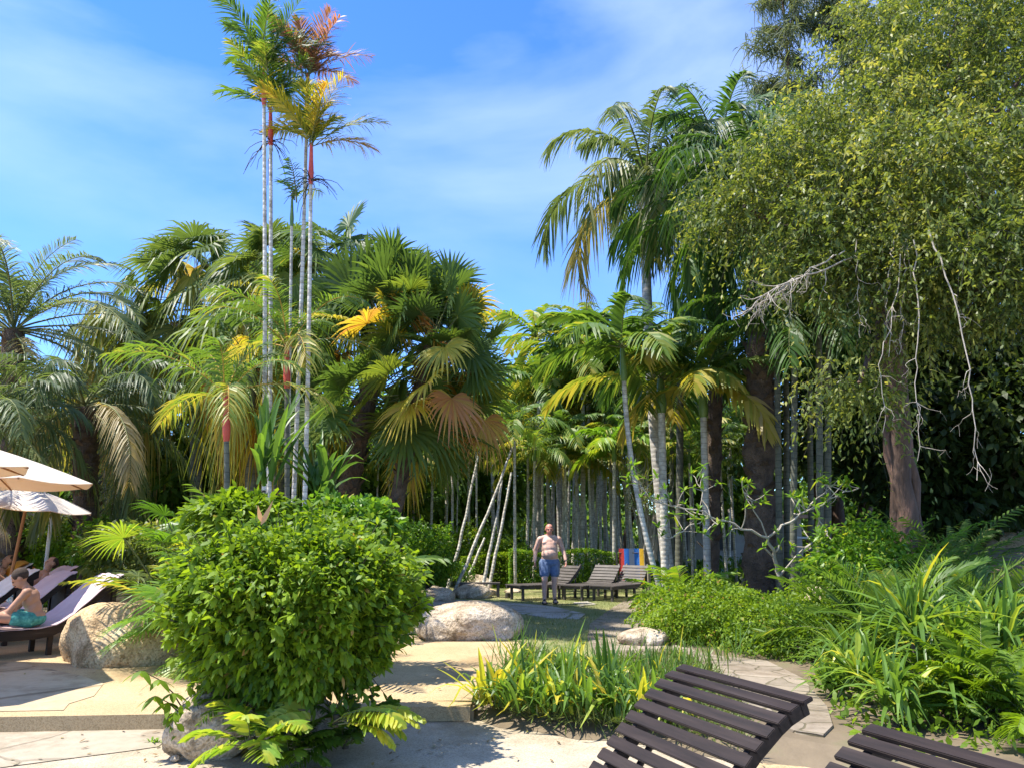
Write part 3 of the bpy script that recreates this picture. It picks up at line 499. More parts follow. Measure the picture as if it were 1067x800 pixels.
broads = [
 ('dark leafy tree behind the leaning poles', 500, 36, [(500, 470, 36, 3.0, 2.5, 2.6), (480, 520, 35, 2.5, 2, 2.0)], 7000),
 ('leafy tree left of the tall pale palm trunk, behind the lawn', 440, 33, [(440, 480, 33, 2.6, 2.2, 3.0), (415, 540, 32, 2.2, 2, 1.6)], 7000),
 ('broad dark tree filling the gap right of the leaning poles', 580, 42, [(575, 440, 42, 3.6, 3, 3.4), (610, 430, 43, 3.6, 3, 3.0), (545, 500, 41, 3, 2.5, 2.4)], 10000),
 ('bright green tree seen above the palm grove trunks', 650, 40, [(650, 455, 40, 4, 3, 3.2), (700, 450, 39, 3.4, 3, 3.2)], 9000),
 ('green tree left of the rough dark palm trunk', 740, 34, [(735, 470, 34, 2.8, 2.4, 2.2), (760, 520, 33, 2.0, 2, 1.2)], 6500),
 ('shady tree behind the date palm crowns at the left', 60, 26, [(60, 470, 26, 4.0, 2.5, 2.6), (-60, 450, 26, 4, 3, 3.0), (150, 500, 27, 2.8, 2.4, 1.8)], 12000),
 ('dark tree behind the fan palms at left centre', 230, 24, [(230, 440, 24, 3.0, 2.5, 2.8), (320, 450, 24, 2.6, 2.5, 2.2), (180, 500, 23, 2, 2, 1.6)], 10000),
 ('low tree filling the gap under the big orange tinged palm', 400, 27, [(385, 530, 27, 2.0, 2, 1.9)], 4000),
]
for i, (lb, px, Y, lo, n) in enumerate(broads):
    broadleaf('background_tree', lb, base_at(px, Y), [lob(*q) for q in lo], int(n * 1.3), 0.30, 0.17, M['woods'], 900 + i, 0.2, group='broadleaf trees behind the garden')

# ------------------------------------------------------------------ grove of slender pale palms behind the hedge
GR = 'slender pale palms of the grove behind the hedge'
protos = []
for k in range(4):
    b = base_at(560, 30); 
    pr = palm('slender_palm', 'slender pale palm trunk standing in the dense grove behind the hedge', b, b + np.array([[.2, 0, 6.6], [-.15, .1, 7.4], [0.1, 0, 6.0], [-.3, 0, 7.0]][k]), 'pin', [0.075, 0.062, 0.08, 0.07][k], 0.055, M['tk_grey'] if k % 2 else M['tk_white'], 40 + k, M['palm'], bow=[.2, -.2, .1, 0][k], group=GR, cs='crowngreen', cslen=0.7,
              par=dict(n=11, L=2.3, el0=1.2, el1=-0.2, droop=1.3, nl=20, ll=0.62, lw=0.10, tint=0.42 + 0.05 * k, old=0.15, vee=0.2, ldroop=0.45))
    protos.append(pr)
gpx = [548, 556, 562, 569, 575, 580, 586, 591, 597, 602, 607, 611, 616, 621, 627, 632, 637, 642, 647, 652, 657, 663, 669, 676, 684, 700, 712, 724, 745, 760]
for i, px in enumerate(gpx):
    o = protos[i] if i < 4 else copy_tree(protos[int(rng.integers(4))])
    Y = rng.uniform(25.5, 35) if i > 3 else 26 + i; b = base_at(px + rng.normal(0, 1.5), Y); o.location = b; s = rng.uniform(0.8, 1.15); o.scale = (s * rng.uniform(.95, 1.2), s, s); o.rotation_euler = (rng.normal(0, .03), rng.normal(0, .035), rng.uniform(0, 6.28))
# individually placed mid distance palms (copies of the grove palms, each with its own place)
for i, (px, py, Y, sw, lb) in enumerate([
    (537, 455, 21.5, 1.0, 'straight pale palm trunk rising from the lawn left of the standing man'),
    (497, 450, 24, 0.8, 'thin pale vertical palm just behind the leaning poles'),
    (462, 458, 28, 1.0, 'pale palm left of the leaning poles, trunk hidden low down by shrubs'),
    (474, 468, 25, 0.7, 'thin brownish palm between the pale palm and the leaning poles'),
    (438, 470, 27, 0.8, 'slim palm rising above the right edge of the round bush'),
    (424, 455, 30, 0.7, 'slim grey palm behind the right shoulder of the round bush'),
    (388, 470, 24, 0.7, 'thin grey palm trunk right beside the thick rough palm trunk'),
    (376, 480, 28, 0.6, 'thinnest grey stem beside the thick rough palm trunk'),
    (557, 420, 29, 1.0, 'palm whose dark crown hangs above the standing man'),
    (582, 405, 33, 1.0, 'far palm showing its crown highest against the sky gap'),
    (515, 425, 33, 1.0, 'far palm crown above the leaning poles, against the trees')]):
    o = copy_tree(protos[(i * 3) % 4]); b = base_at(px, Y); top = at(px, py, Y); o.location = b; s = (top[2] - b[2]) / [6.6, 7.4, 6.0, 7.0][(i * 3) % 4]; o.scale = (s * sw, s * sw, s); o.rotation_euler = (0, 0, rng.uniform(0, 6.28)); o['label'] = lb; o['group'] = 'palms behind the lawn'
for i, (px, py, Y, lb) in enumerate([
    (556, 478, 23.5, 'short bright palm in front of the grove just left of the standing man'), (590, 462, 24.5, 'short bright palm in front of the grove above the left lawn lounger'), (618, 486, 24, 'lowest palm crown in front of the grove'),
    (660, 468, 23.8, 'short palm in front of the grove left of the curved pale trunk'), (722, 480, 22.5, 'short palm right of the thick pale trunk'), (758, 468, 23, 'short palm just left of the rough dark trunk'),
    (410, 488, 24, 'short palm behind the right shoulder of the round bush'), (574, 436, 27, 'middle sized palm in front of the grove above the standing man'), (636, 440, 26, 'middle sized palm in front of the grove above the middle lounger')]):
    o = copy_tree(protos[(i * 3 + 1) % 4]); b = base_at(px, Y); top = at(px, py, Y); o.location = b; s = (top[2] - b[2]) / [6.6, 7.4, 6.0, 7.0][(i * 3 + 1) % 4]; q = max(s, .62); o.scale = (q, q, s); o.rotation_euler = (0, 0, rng.uniform(0, 6.28)); o['label'] = lb; o['group'] = 'short palms in front of the grove'
for i in range(16):
    px = [405, 428, 446, 470, 490, 520, 548, 566, 584, 600, 622, 646, 668, 698, 740, 768][i]; py = rng.uniform(455, 505); Y = rng.uniform(24.3, 29); k = int(rng.integers(4))
    o = copy_tree(protos[k]); b = base_at(px, Y); top = at(px, py, Y); o.location = b; s = (top[2] - b[2]) / [6.6, 7.4, 6.0, 7.0][k]; o.scale = (.72, .72, s * 1.05); o.rotation_euler = (0, 0, rng.uniform(0, 6.28)); o['label'] = 'low bright palm crown filling the gaps between the taller grove trunks'; o['group'] = 'low palms filling the grove'
# leaning poles
for i, (x0, y0, x1, y1, Y, lb) in enumerate([
    (465, 601, 499, 470, 21, 'leftmost leaning pale pole, crossing the thin vertical palm near its top'),
    (471, 612, 534, 466, 20, 'longest leaning pole, running from the pale rocks up to the straight palm'),
    (500, 605, 523, 500, 20, 'steep pale pole right of the longest leaning pole'),
    (507, 603, 533, 492, 20.5, 'rightmost steep leaning pole beside the straight palm trunk'),
    (478, 606, 505, 560, 21.5, 'short low leaning pole between the two pale rocks')]):
    b = G(x0, y0); b = base_at(x0, Y); t = at(x1, y1, Y + 0.4); mb = MB(); o = None
    tube(mb, wob(bez((0, 0, -.05), (t - b) / 2 + np.array([0.06, 0, -.05]), t - b, 10), 0.01), np.linspace(0.05, 0.03, 10), 7)
    o = mb.build('prop_pole', M['tk_white'], None, b); tag(o, lb, 'pole', 'leaning poles propping the straight palm')

# ------------------------------------------------------------------ hedges
def hedge(name, label, x0, x1, Y, h, dpt, n, mat, seed, ln=0.06, wd=0.04, z0=UZ):
    r = np.random.default_rng(seed); a = base_at(x0, Y)[0]; b = base_at(x1, Y)[0]; w_ = b - a; root = empty(name, ((a + b) / 2, Y, z0)); u = r.uniform(-.5, .5, (n, 3)); ax = r.integers(0, 3, n)
    for q in range(3): u[ax == q, q] = np.where(r.random((ax == q).sum()) < (0.5), -0.5, 0.5) * r.uniform(0.85, 1.02, (ax == q).sum())
    u[:, 2] = np.abs(u[:, 2]) * np.where(r.random(n) < 0.5, 1, -1); p = u * np.array([w_, dpt, h]); p[:, 2] += h / 2; p[:, 2] *= 1 + 0.06 * np.sin(p[:, 0] * 3); p = p[p[:, 2] > 0.01]
    mb = MB(); scatter_leaves(mb, p, nrm(p - np.array([0, 0, h / 2])), ln, wd, r, 0.1, (0.55, 0.2)); kid(mb.build('foliage', mat, root))
    mb = MB()
    for i in range(int(w_ * 4)):
        xx = r.uniform(-.5, .5) * w_; tube(mb, [(xx, 0, -.02), (xx + r.normal(0, .05), r.normal(0, .1), h * .5), (xx + r.normal(0, .15), r.normal(0, .15), h * .9)], [.02, .014, .006], 4)
    kid(mb.build('stem', M['darktwig'], root)); tag(root, label, 'hedge'); return root
hedge('hedge', 'clipped bright green hedge behind the dark sun loungers on the lawn', 532, 648, 22.8, 1.05, 0.9, 22000, M['lime'], 11)
hedge('hedge', 'darker hedge left of the standing man, by the pale palm trunk', 482, 531, 23.3, 0.95, 0.9, 9000, M['bush'], 12)
hedge('hedge', 'low clipped hedge behind the shaded sunbathers at the left edge', -60, 95, 17.2, 0.75, 1.0, 16000, M['bush'], 13)
shrub('shrub', 'loose yellow green shrub at the end of the hedge behind the sunbathers', 'shrub', at(112, 572, 16), (0.75, 0.6, 0.5), 3500, 0.10, 0.055, M['lime'], seed=21)
shrub('shrub', 'mid green shrub above the low hedge at left', 'shrub', at(70, 568, 18.5), (1.1, 0.7, 0.6), 4500, 0.10, 0.06, M['bush'], seed=22)
shrub('shrub', 'rounded dark shrub under the cream umbrellas', 'shrub', at(20, 560, 19.5), (1.5, 0.8, 0.8), 5000, 0.12, 0.06, M['ficus'], seed=23)
shrub('shrub', 'small shrub right of the tan rock shelter behind the lawn', 'shrub', at(536, 580, 24.5), (0.55, 0.4, 0.45), 1800, 0.09, 0.05, M['lime'], seed=24)
shrub('shrub', 'shrub growing left of the leaning poles, right of the round bush', 'shrub', at(447, 580, 20), (0.7, 0.6, 0.75), 4500, 0.10, 0.05, M['lime'], seed=25)
shrub('shrub', 'shadowy shrub behind the pale rocks and poles', 'shrub', at(487, 570, 24), (1.3, 0.8, 0.7), 4200, 0.10, 0.06, M['bush'], seed=26)
shrub('shrub', 'small yellow green shrub between the two pale rocks', 'shrub', at(482, 596, 21), (0.3, 0.25, 0.25), 900, 0.07, 0.03, M['lime'], seed=27)

# ------------------------------------------------------------------ left: date palms and fan palms
palm('date_palm', 'feathery blue green date palm cut off by the left edge', base_at(10, 18), at(14, 345, 18), 'pin', 0.28, 0.24, M['rough_trunk'], 61, M['palm_blue'], par=dict(n=34, L=4.2, el0=1.5, el1=-0.5, droop=1.5, nl=70, ll=0.62, lw=0.036, tint=0.3, old=0.15, vee=0.35, ldroop=0.35, plume=0.15, dead=0.12, rr=0.025), rough=0.05)
palm('date_palm', 'dark drooping date palm with dry hanging fronds above the umbrellas', base_at(92, 16.5), at(88, 425, 16.5), 'pin', 0.26, 0.22, M['rough_trunk'], 62, M['palm_blue'], par=dict(n=28, L=3.1, el0=1.2, el1=-0.5, droop=2.0, nl=60, ll=0.5, lw=0.036, tint=0.2, old=0.15, vee=0.2, ldroop=0.6, plume=0.15, dead=0.35, rr=0.025), rough=0.05)
palm('date_palm', 'lower date palm hanging over the umbrellas at the far left', base_at(-30, 14.5), at(-25, 440, 14.5), 'pin', 0.24, 0.2, M['rough_trunk'], 63, M['palm_blue'], par=dict(n=18, L=2.5, el0=1.0, el1=-0.6, droop=1.8, nl=50, ll=0.5, lw=0.036, tint=0.25, old=0.2, vee=0.2, ldroop=0.6, plume=0.15, dead=0.3, rr=0.025), rough=0.05)
palm('fan_palm', 'tall blue green fan palm with pale drooping leaf skirt, left of the ringed trunks', base_at(205, 20), at(203, 303, 20), 'fan', 0.16, 0.13, M['tk_dark'], 71, M['fan'], par=dict(vz=.8, n=46, pet=1.35, rad=1.15, el0=1.5, el1=-0.9, twist=0.7, tint=0.27, old=0.5, tip=0.4, dead=0.22, nf=40), skirt=8)
palm('fan_palm', 'shaggy fan palm with dry drooping leaves, farthest left of the fan palms', base_at(128, 21), at(128, 360, 21), 'fan', 0.15, 0.12, M['tk_dark'], 72, M['fan'], par=dict(n=26, pet=1.1, rad=1.15, el0=1.3, el1=-1.1, tint=0.42, old=0.45, tip=0.9, dead=0.35, nf=34), skirt=6)
palm('fan_palm', 'fan palm behind the ringed pale trunks with stiff upright leaves', base_at(290, 18), at(288, 290, 18), 'fan', 0.15, 0.13, M['tk_dark'], 73, M['fan'], par=dict(vz=1.0, n=44, pet=1.1, rad=0.95, el0=1.5, el1=-0.9, twist=0.7, tint=0.3, old=0.6, tip=0.35, dead=0.25, nf=38), skirt=6)
palm('fan_palm', 'fan palm with brown dry lower leaves between the red crownshafts', base_at(262, 15.5), at(262, 375, 15.5), 'fan', 0.13, 0.12, M['tk_dark'], 74, M['fanhot'], par=dict(n=30, pet=1.0, rad=0.85, el0=1.4, el1=-1.2, tint=0.4, old=0.45, tip=0.6, dead=0.3, nf=32), skirt=4)
palm('fan_palm', 'fan palm with dark upright leaves between the ringed trunks and the big palm', base_at(345, 17), at(345, 282, 17), 'fan', 0.14, 0.13, M['tk_dark'], 75, M['fanhot'], par=dict(n=30, pet=1.0, rad=0.9, el0=1.45, el1=-0.8, twist=0.7, tint=0.28, old=0.4, tip=0.3, dead=0.2, nf=36), skirt=0)
palm('fan_palm', 'large dense fan palm with thick rough trunk and orange tipped leaves', base_at(350, 15.5), at(402, 350, 15.5), 'fan', 0.24, 0.18, M['rough_trunk'], 76, M['fanhot'], bow=-0.4, par=dict(vz=1.9, n=96, pet=1.55, rad=0.92, el0=1.5, el1=-0.25, tint=0.27, old=0.12, tip=0.14, bend=0.25, dead=0.10, nf=34, split=0.55, twist=0.9, tilt=0.2), skirt=0, rough=0.08)
palm('fan_palm', 'fan palm reaching right over the sky gap with yellow edged leaves', base_at(395, 14.7), at(452, 350, 14.7), 'fan', 0.15, 0.13, M['rough_trunk'], 77, M['fanhot'], bow=-0.2, par=dict(vz=1.3, n=44, pet=1.15, rad=0.80, el0=1.4, el1=-0.3, tint=0.3, old=0.25, tip=0.15, bend=0.25, dead=0.13, nf=32, split=0.55, twist=0.9, tilt=0.2), rough=0.05)
for lb, px, py, Y, bpx, sd in [('short lipstick palm with red crownshaft left of the ringed trunks', 236, 452, 11.5, 238, 81), ('lipstick palm with deep red crownshaft among the ringed trunks', 299, 398, 12.5, 300, 82)]:
    palm('lipstick_palm', lb, base_at(bpx, Y), at(px, py, Y), 'pin', 0.05, 0.04, M['tk_dark'], sd, M['palm'], cs='crownred', cslen=0.75, par=dict(n=11, L=1.55, el0=1.45, el1=0.1, droop=1.3, nl=36, ll=0.42, lw=0.026, tint=0.42, old=0.3, dead=0.2, vee=0.3, plume=0.3, rr=0.012), pet=M['petiole_or'])
# the four tall slender ringed palms
LG = 'tall slender ringed palms in front of the fan palms'
for lb, bx, Y, cx, cy, lm, sd, L_, tint, fl in [
    ('leftmost tall ringed palm, its green crown cut by the top edge', 274, 12.0, 275, 104, 'palm', 91, 1.45, 0.3, None),
    ('second tall ringed palm, red crownshaft just below the tallest crown', 278, 12.3, 282, 146, 'palm', 92, 1.25, 0.4, (22, 0.55, -0.05, M['darktwig'], 0.9)),
    ('tall ringed palm with pinkish leaves behind the yellow crowned one', 300, 12.8, 320, 110, 'red', 93, 1.35, 0.45, None),
    ('rightmost tall ringed palm with yellow orange fronds and red crownshaft', 313, 12.0, 324, 186, 'fanhot', 94, 1.35, 0.62, (22, 0.55, -0.05, M['darktwig'], 0.6))]:
    palm('ringed_palm', lb, base_at(bx, Y), at(cx, cy, Y), 'pin', 0.042, 0.030, M['tk_white'], sd, M[lm], bow=0.05, cs='crownred' if cy > 100 else 'crownred', cslen=0.75, group=LG, flowers=fl, par=dict(n=12, L=L_ * .78, el0=1.5, el1=0.55, droop=0.75, nl=46, ll=0.46, lw=0.026, tint=tint, old=0.15, vee=0.4, ldroop=0.25, plume=0.35, fwd=0.95, rr=0.009))
palm('ringed_palm', 'shortest thin ringed stem between the tall pale trunks', base_at(298, 12.6), at(304, 232, 12.6), 'pin', 0.03, 0.024, M['tk_white'], 95, M['palm'], cs='crowngreen', cslen=0.5, group=LG, par=dict(n=4, L=0.8, el0=1.4, el1=0.6, droop=0.9, nl=16, ll=0.3, lw=0.03, tint=0.4, vee=0.3))

# low palms and straps between the ringed palms and the round bush
def fanclump(name, label, c, n, pet, rad, seed, tint, matn='fan', el=(0.2, 1.3), old=0.2, dead=0.1, nf=30, split=0.35, tip=0.3):
    r = np.random.default_rng(seed); o = empty(name, c); mb = MB()
    for i in range(n):
        t_ = tint + r.normal(0, .08) if r.random() > dead else r.uniform(.72, 1)
        fan(mb, (r.normal(0, .1), r.normal(0, .1), 0), i * 2.4, r.uniform(*el), pet * r.uniform(.6, 1.2), rad * r.uniform(.8, 1.1), r, t_, 120, nf, tip, 0.4, split)
    kid(mb.build('crown', [M[matn], M['petiole']], o)); mb = MB(); tube(mb, [(0, 0, -.1), (0, 0, .1)], 0.08, 7); kid(mb.build('trunk', M['rough_trunk'], o)); tag(o, label, 'palm'); return o
fanclump('low_fan_palm', 'low yellowish fan palm spreading over the boulders left of the round bush', base_at(238, 9.3), 28, 1.0, 0.58, 101, 0.45, 'lime', nf=34, el=(0.3, 1.3))
fanclump('low_fan_palm', 'pale silvery fan palm behind the boulders at left', base_at(190, 11.8), 18, 1.0, 0.6, 102, 0.55, el=(.3, 1.2))
fanclump('low_fan_palm', 'green fan palm rising left of the red crownshaft', base_at(208, 10.4), 24, 1.6, 0.62, 103, 0.35, 'lime', el=(1.2, 1.52))
def featherclump(name, label, c, n, Ln, ll, seed, tint, matn='palm', el=(0.6, 1.4), lw=0.035, nl=26, droop=1.0, cat='palm', vee=0.2, ldroop=0.35, dead=0.0, group=None):
    r = np.random.default_rng(seed); o = empty(name, c); mb = MB()
    for i in range(n):
        t_ = tint + r.normal(0, .08) if r.random() > dead else r.uniform(.75, 1)
        pinnate(mb, (r.normal(0, .06), r.normal(0, .06), 0), i * 2.4 + r.normal(0, .3), r.uniform(*el), Ln * r.uniform(.7, 1.1), droop * r.uniform(.7, 1.2), nl, ll, lw, r, t_, vee, ldroop, start=0.25, rr=0.008)
    kid(mb.build('frond', [M[matn], M['petiole']], o)); mb = MB(); tube(mb, [(0, 0, -.05), (0, 0, .1)], 0.05, 7); kid(mb.build('stem', M['rough_trunk'], o)); tag(o, label, cat, group); return o
featherclump('feather_palm', 'bushy feather palm directly behind the top of the round bush', base_at(285, 9.3), 14, 2.4, 0.42, 111, 0.4, el=(1.0, 1.5), lw=0.04)
featherclump('feather_palm', 'yellow green feather palm left of the round bush top', base_at(235, 9.6), 14, 2.1, 0.4, 112, 0.55, el=(0.8, 1.45), lw=0.03, dead=0.15)
strap_clump('dracaena', 'tall broad strap leaved plant rising behind the round bush', 'plant', base_at(262, 8.8), 26, 1.2, 0.085, M['strap'], 113, (0.35, 0.12), (0.9, 1.45), (0.1, 0.5), yellow=0, trunk=2.0)
strap_clump('dracaena', 'dark strap leaved plant right behind the round bush', 'plant', base_at(322, 9.0), 26, 1.1, 0.08, M['strap'], 114, (0.3, 0.12), (0.8, 1.45), (0.1, 0.6), yellow=0, trunk=1.75)
shrub('leafy_shrub', 'loose leafy shrub behind the left shoulder of the round bush', 'shrub', at(250, 540, 8.4), (0.50, 0.40, 0.28), 3200, 0.12, 0.055, M['bush'], seed=31, zmin=UZ)
shrub('leafy_shrub', 'loose leafy shrub behind the top right of the round bush', 'shrub', at(362, 546, 8.6), (0.60, 0.45, 0.26), 3400, 0.11, 0.05, M['lime'], seed=32)
shrub('leafy_shrub', 'dark undergrowth shrub between low fan palm and the round bush', 'shrub', at(165, 575, 13), (1.1, 0.7, 0.5), 3500, 0.14, 0.06, M['ficus'], seed=33)

# ------------------------------------------------------------------ centre right palms
palm('foxtail_palm', 'tallest palm against the sky with arching shaggy fronds', base_at(700, 19), at(672, 208, 19), 'pin', 0.15, 0.12, M['tk_grey'], 121, M['palm_blue'], bow=-0.3, cs='crowngreen', cslen=0.8, par=dict(n=16, L=3.3, el0=1.45, el1=-0.25, droop=2.0, nl=60, ll=0.75, lw=0.06, tint=0.3, old=0.25, vee=0.15, ldroop=0.7, plume=0.25, rr=0.03, dead=0.1), flowers=(26, 0.5, -0.2, M['twig'], 0.6))
palm('feather_palm', 'broad crowned palm with a curved pale trunk behind the striped towel', base_at(696, 16), at(650, 392, 16), 'pin', 0.06, 0.05, M['tk_white'], 122, M['palm'], bow=-0.35, cs='crowngreen', cslen=0.75, par=dict(n=12, L=1.9, el0=1.3, el1=-0.1, droop=1.2, nl=26, ll=0.62, lw=0.095, tint=0.38, old=0.1, vee=0.25, ldroop=0.35, rr=0.016))
palm('feather_palm', 'palm with thick straight pale trunk, middle of the three light trunks', base_at(694, 17.5), at(689, 425, 17.5), 'pin', 0.095, 0.085, M['tk_white'], 123, M['palm'], cs='crowngreen', cslen=0.8, par=dict(n=12, L=2.1, el0=1.35, el1=0.0, droop=1.2, nl=26, ll=0.7, lw=0.10, tint=0.48, old=0.2, vee=0.25, ldroop=0.4, rr=0.016))
palm('feather_palm', 'palm with yellowish arching frond left of the rough dark trunk', base_at(738, 17), at(733, 430, 17), 'pin', 0.085, 0.075, M['tk_grey'], 124, M['palm'], cs='crowngreen', cslen=0.7, par=dict(n=11, L=1.8, el0=1.3, el1=-0.1, droop=1.3, nl=24, ll=0.6, lw=0.10, tint=0.5, old=0.3, vee=0.2, ldroop=0.4, rr=0.016))
palm('feather_palm', 'far feather palm with crown left of the curved trunk palm', base_at(618, 27), at(612, 385, 27), 'pin', 0.09, 0.08, M['tk_grey'], 125, M['palm'], cs='crowngreen', par=dict(n=12, L=2.3, el0=1.3, el1=-0.1, droop=1.3, nl=26, ll=0.7, lw=0.11, tint=0.35, old=0.1, ldroop=0.4))
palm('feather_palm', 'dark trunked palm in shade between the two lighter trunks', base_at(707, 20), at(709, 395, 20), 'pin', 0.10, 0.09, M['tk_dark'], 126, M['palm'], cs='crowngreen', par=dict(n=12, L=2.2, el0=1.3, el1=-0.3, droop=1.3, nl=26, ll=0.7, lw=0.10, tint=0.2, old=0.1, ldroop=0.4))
palm('feather_palm', 'short bright palm in the grove with yellow green fronds', base_at(640, 22.5), at(640, 478, 22.5), 'pin', 0.06, 0.05, M['tk_grey'], 127, M['lime'], cs='crowngreen', cslen=0.5, par=dict(n=10, L=1.3, el0=1.3, el1=-0.1, droop=1.2, nl=18, ll=0.5, lw=0.11, tint=0.5, old=0.3, ldroop=0.4))
palm('oil_palm', 'huge dark oil palm with thick rough trunk', base_at(792, 16.5), at(792, 208, 16.5), 'pin', 0.34, 0.27, M['rough_trunk'], 131, M['palm'], par=dict(n=44, L=3.4, el0=1.5, el1=-0.55, droop=1.7, nl=60, ll=0.75, lw=0.05, tint=0.14, old=0.12, vee=0.2, ldroop=0.7, plume=0.25, rr=0.03, dead=0.06), rough=0.10)
palm('oil_palm', 'second dark palm crown behind and right of the tallest palm', base_at(740, 19.5), at(752, 170, 19.5), 'pin', 0.2, 0.18, M['rough_trunk'], 132, M['palm'], par=dict(n=30, L=3.2, el0=1.5, el1=-0.5, droop=1.7, nl=54, ll=0.75, lw=0.06, tint=0.2, old=0.15, ldroop=0.6, plume=0.2, rr=0.03), rough=0.05)
# clump of dark slim stems in the shade at the right
DG = 'slim dark palm stems in the shade right of the rough trunk'
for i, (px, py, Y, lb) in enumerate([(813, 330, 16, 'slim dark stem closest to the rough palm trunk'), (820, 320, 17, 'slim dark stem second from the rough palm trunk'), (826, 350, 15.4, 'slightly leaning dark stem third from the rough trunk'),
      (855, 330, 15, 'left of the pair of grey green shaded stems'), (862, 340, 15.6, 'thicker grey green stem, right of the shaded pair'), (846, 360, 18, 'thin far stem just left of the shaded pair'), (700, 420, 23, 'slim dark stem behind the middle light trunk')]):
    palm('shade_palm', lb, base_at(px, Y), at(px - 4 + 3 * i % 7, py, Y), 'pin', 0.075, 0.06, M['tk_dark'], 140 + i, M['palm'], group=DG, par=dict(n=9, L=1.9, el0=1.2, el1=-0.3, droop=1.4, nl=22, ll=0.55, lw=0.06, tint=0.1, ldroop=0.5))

# ------------------------------------------------------------------ right: big weeping fig, casuarina, dark backing
def ficus():
    r = np.random.default_rng(200); base = base_at(955, 13.5, UZ + 0.1); root = empty('weeping_fig', base); fk = at(930, 330, 13) - base
    mt, mtw, ml = MB(), MB(), MB()
    for k in range(3):
        o_ = np.array([[0, 0, 0], [.22, .1, 0], [-.15, .15, 0]][k]); tube(mt, wob(bez(o_ + [0, 0, -.2], o_ * .6 + [fk[0] * .15, 0, fk[2] * .5], fk + o_ * .5, 12), 0.03, r), np.linspace([.19, .13, .11][k], [.15, .10, .08][k], 12), 9)
    lobes = [lob(*q) for q in [(1000, 80, 12.5, 2.6, 2.2, 1.6), (900, 150, 12.2, 1.7, 1.6, 1.2), (820, 195, 11.8, 1.25, 1.3, 0.75), (775, 215, 11.5, 0.8, 1.0, 0.5), (940, 200, 11.0, 1.9, 1.5, 1.2), (1040, 190, 10.6, 1.9, 1.6, 1.3),
        (1000, 20, 12.8, 2.2, 2.2, 1.0), (1080, 60, 12, 2.4, 2.2, 1.9), (900, 255, 10.8, 1.3, 1.2, 0.75), (1010, 275, 10.2, 1.4, 1.2, 0.8), (860, 270, 11.4, 0.8, 0.9, 0.5), (1075, 300, 10, 1.2, 1.2, 0.8), (1160, 180, 11.5, 2.4, 2.4, 2.2), (1130, 20, 13.5, 2.8, 2.4, 2.2), (895, 400, 10.6, 0.45, 0.5, 0.42), (960, 330, 10.8, 0.6, 0.6, 0.5)]]
    dens = [420, 300, 180, 90, 330, 320, 260, 300, 170, 190, 80, 150, 300, 260, 60, 60]
    for (c, rad), nsp in zip(lobes, dens):
        c = c - base; rad = np.array(rad)
        tube(mt, wob(bez(fk * (0.97 + 0.03 * r.random()), (fk + c) / 2 + [0, 0, 0.5], c, 10), 0.06, r), np.linspace(0.11, 0.03, 10), 6)
        nsp = int(nsp * 2.3); u = nrm(r.normal(0, 1, (nsp, 3))); q = r.random(nsp) ** 0.45; ctint = 0.1 * r.normal()
        K = max(4, nsp // 13); sub = c + nrm(r.normal(0, 1, (K, 3))) * (r.random(K) ** .4)[:, None] * rad; ki = r.integers(0, K, nsp); p0 = sub[ki] + u * q[:, None] * np.minimum(.42, rad * .6); subt = r.normal(0, .13, K)[ki]; h = nrm(u * .6 + nrm(sub[ki] - c) * .6) * [1, 1, 0.3]; h = nrm(h + r.normal(0, 0.35, (nsp, 3))); nl = 17; t = np.linspace(0, 1, nl); Ls = r.uniform(0.35, 0.8, nsp); dr = r.uniform(0.1, 1.3, nsp)
        cc = p0[:, None] + h[:, None] * (Ls[:, None] * t)[..., None]; cc[..., 2] += (Ls * 0.2)[:, None] * t - (dr * Ls)[:, None] * t ** 2
        pos = (cc + r.normal(0, 0.018, cc.shape)).reshape(-1, 3); ow = nrm(np.repeat(h, nl, 0) * 0.4 + r.normal(0, 0.6, (nsp * nl, 3)))
        tint = np.clip(np.repeat(r.normal(0.54 + ctint, 0.12, nsp) + subt, nl) + r.normal(0, 0.1, nsp * nl) + 0.12 * np.tile(t, nsp), 0, 1)
        scatter_leaves(ml, pos, ow, 0.082, 0.038, r, 0.5, tint, spread=0.45)
        for i in range(0, nsp, 3): tube(mtw, cc[i][::4], [.006, .005, .004, .003, .002], 3, cap=False)
    # pale bare hanging branches
    mbb = MB()
    def bare(pts, r0, k=7, sz=0.35):
        P_ = np.array(pts) - base; t = np.linspace(0, len(P_) - 1, 16); PP = np.stack([np.interp(t, range(len(P_)), P_[:, i]) for i in range(3)], 1); PP = wob(PP, 0.02, r); tube(mbb, PP, np.linspace(r0, r0 * .35, 16), 5, cap=False)
        for i in range(k):
            j = r.integers(4, 15); d = nrm(PP[j] - PP[j - 1]) * .5 + r.normal(0, .5, 3) + [0, 0, -.4]; e = PP[j] + nrm(d) * sz * r.uniform(.4, 1); tube(mbb, wob(bez(PP[j], (PP[j] + e) / 2 + r.normal(0, .04, 3), e, 6), .008, r), np.linspace(r0 * .5, r0 * .15, 6), 4, cap=False)
            for q in range(2): e2 = e + nrm(r.normal(0, .6, 3) + [0, 0, -.8]) * sz * .4; tube(mbb, [e, (e + e2) / 2 + r.normal(0, .01, 3), e2], r0 * .15, 3, cap=False)
    bare([at(952, 250, 9.6), at(958, 330, 9.5), at(955, 400, 9.5), at(956, 480, 9.5)], .010)
    bare([at(968, 240, 9.3), at(990, 300, 9.2), at(1008, 380, 9.1), at(1014, 430, 9.1), at(1018, 500, 9.1)], .012, 10)
    bare([at(945, 250, 9.9), at(932, 320, 9.8), at(915, 380, 9.8), at(920, 450, 9.8)], .010)
    bare([at(905, 262, 10.2), at(850, 285, 10), at(800, 305, 9.9), at(772, 330, 9.9)], .016, 26, 0.42)
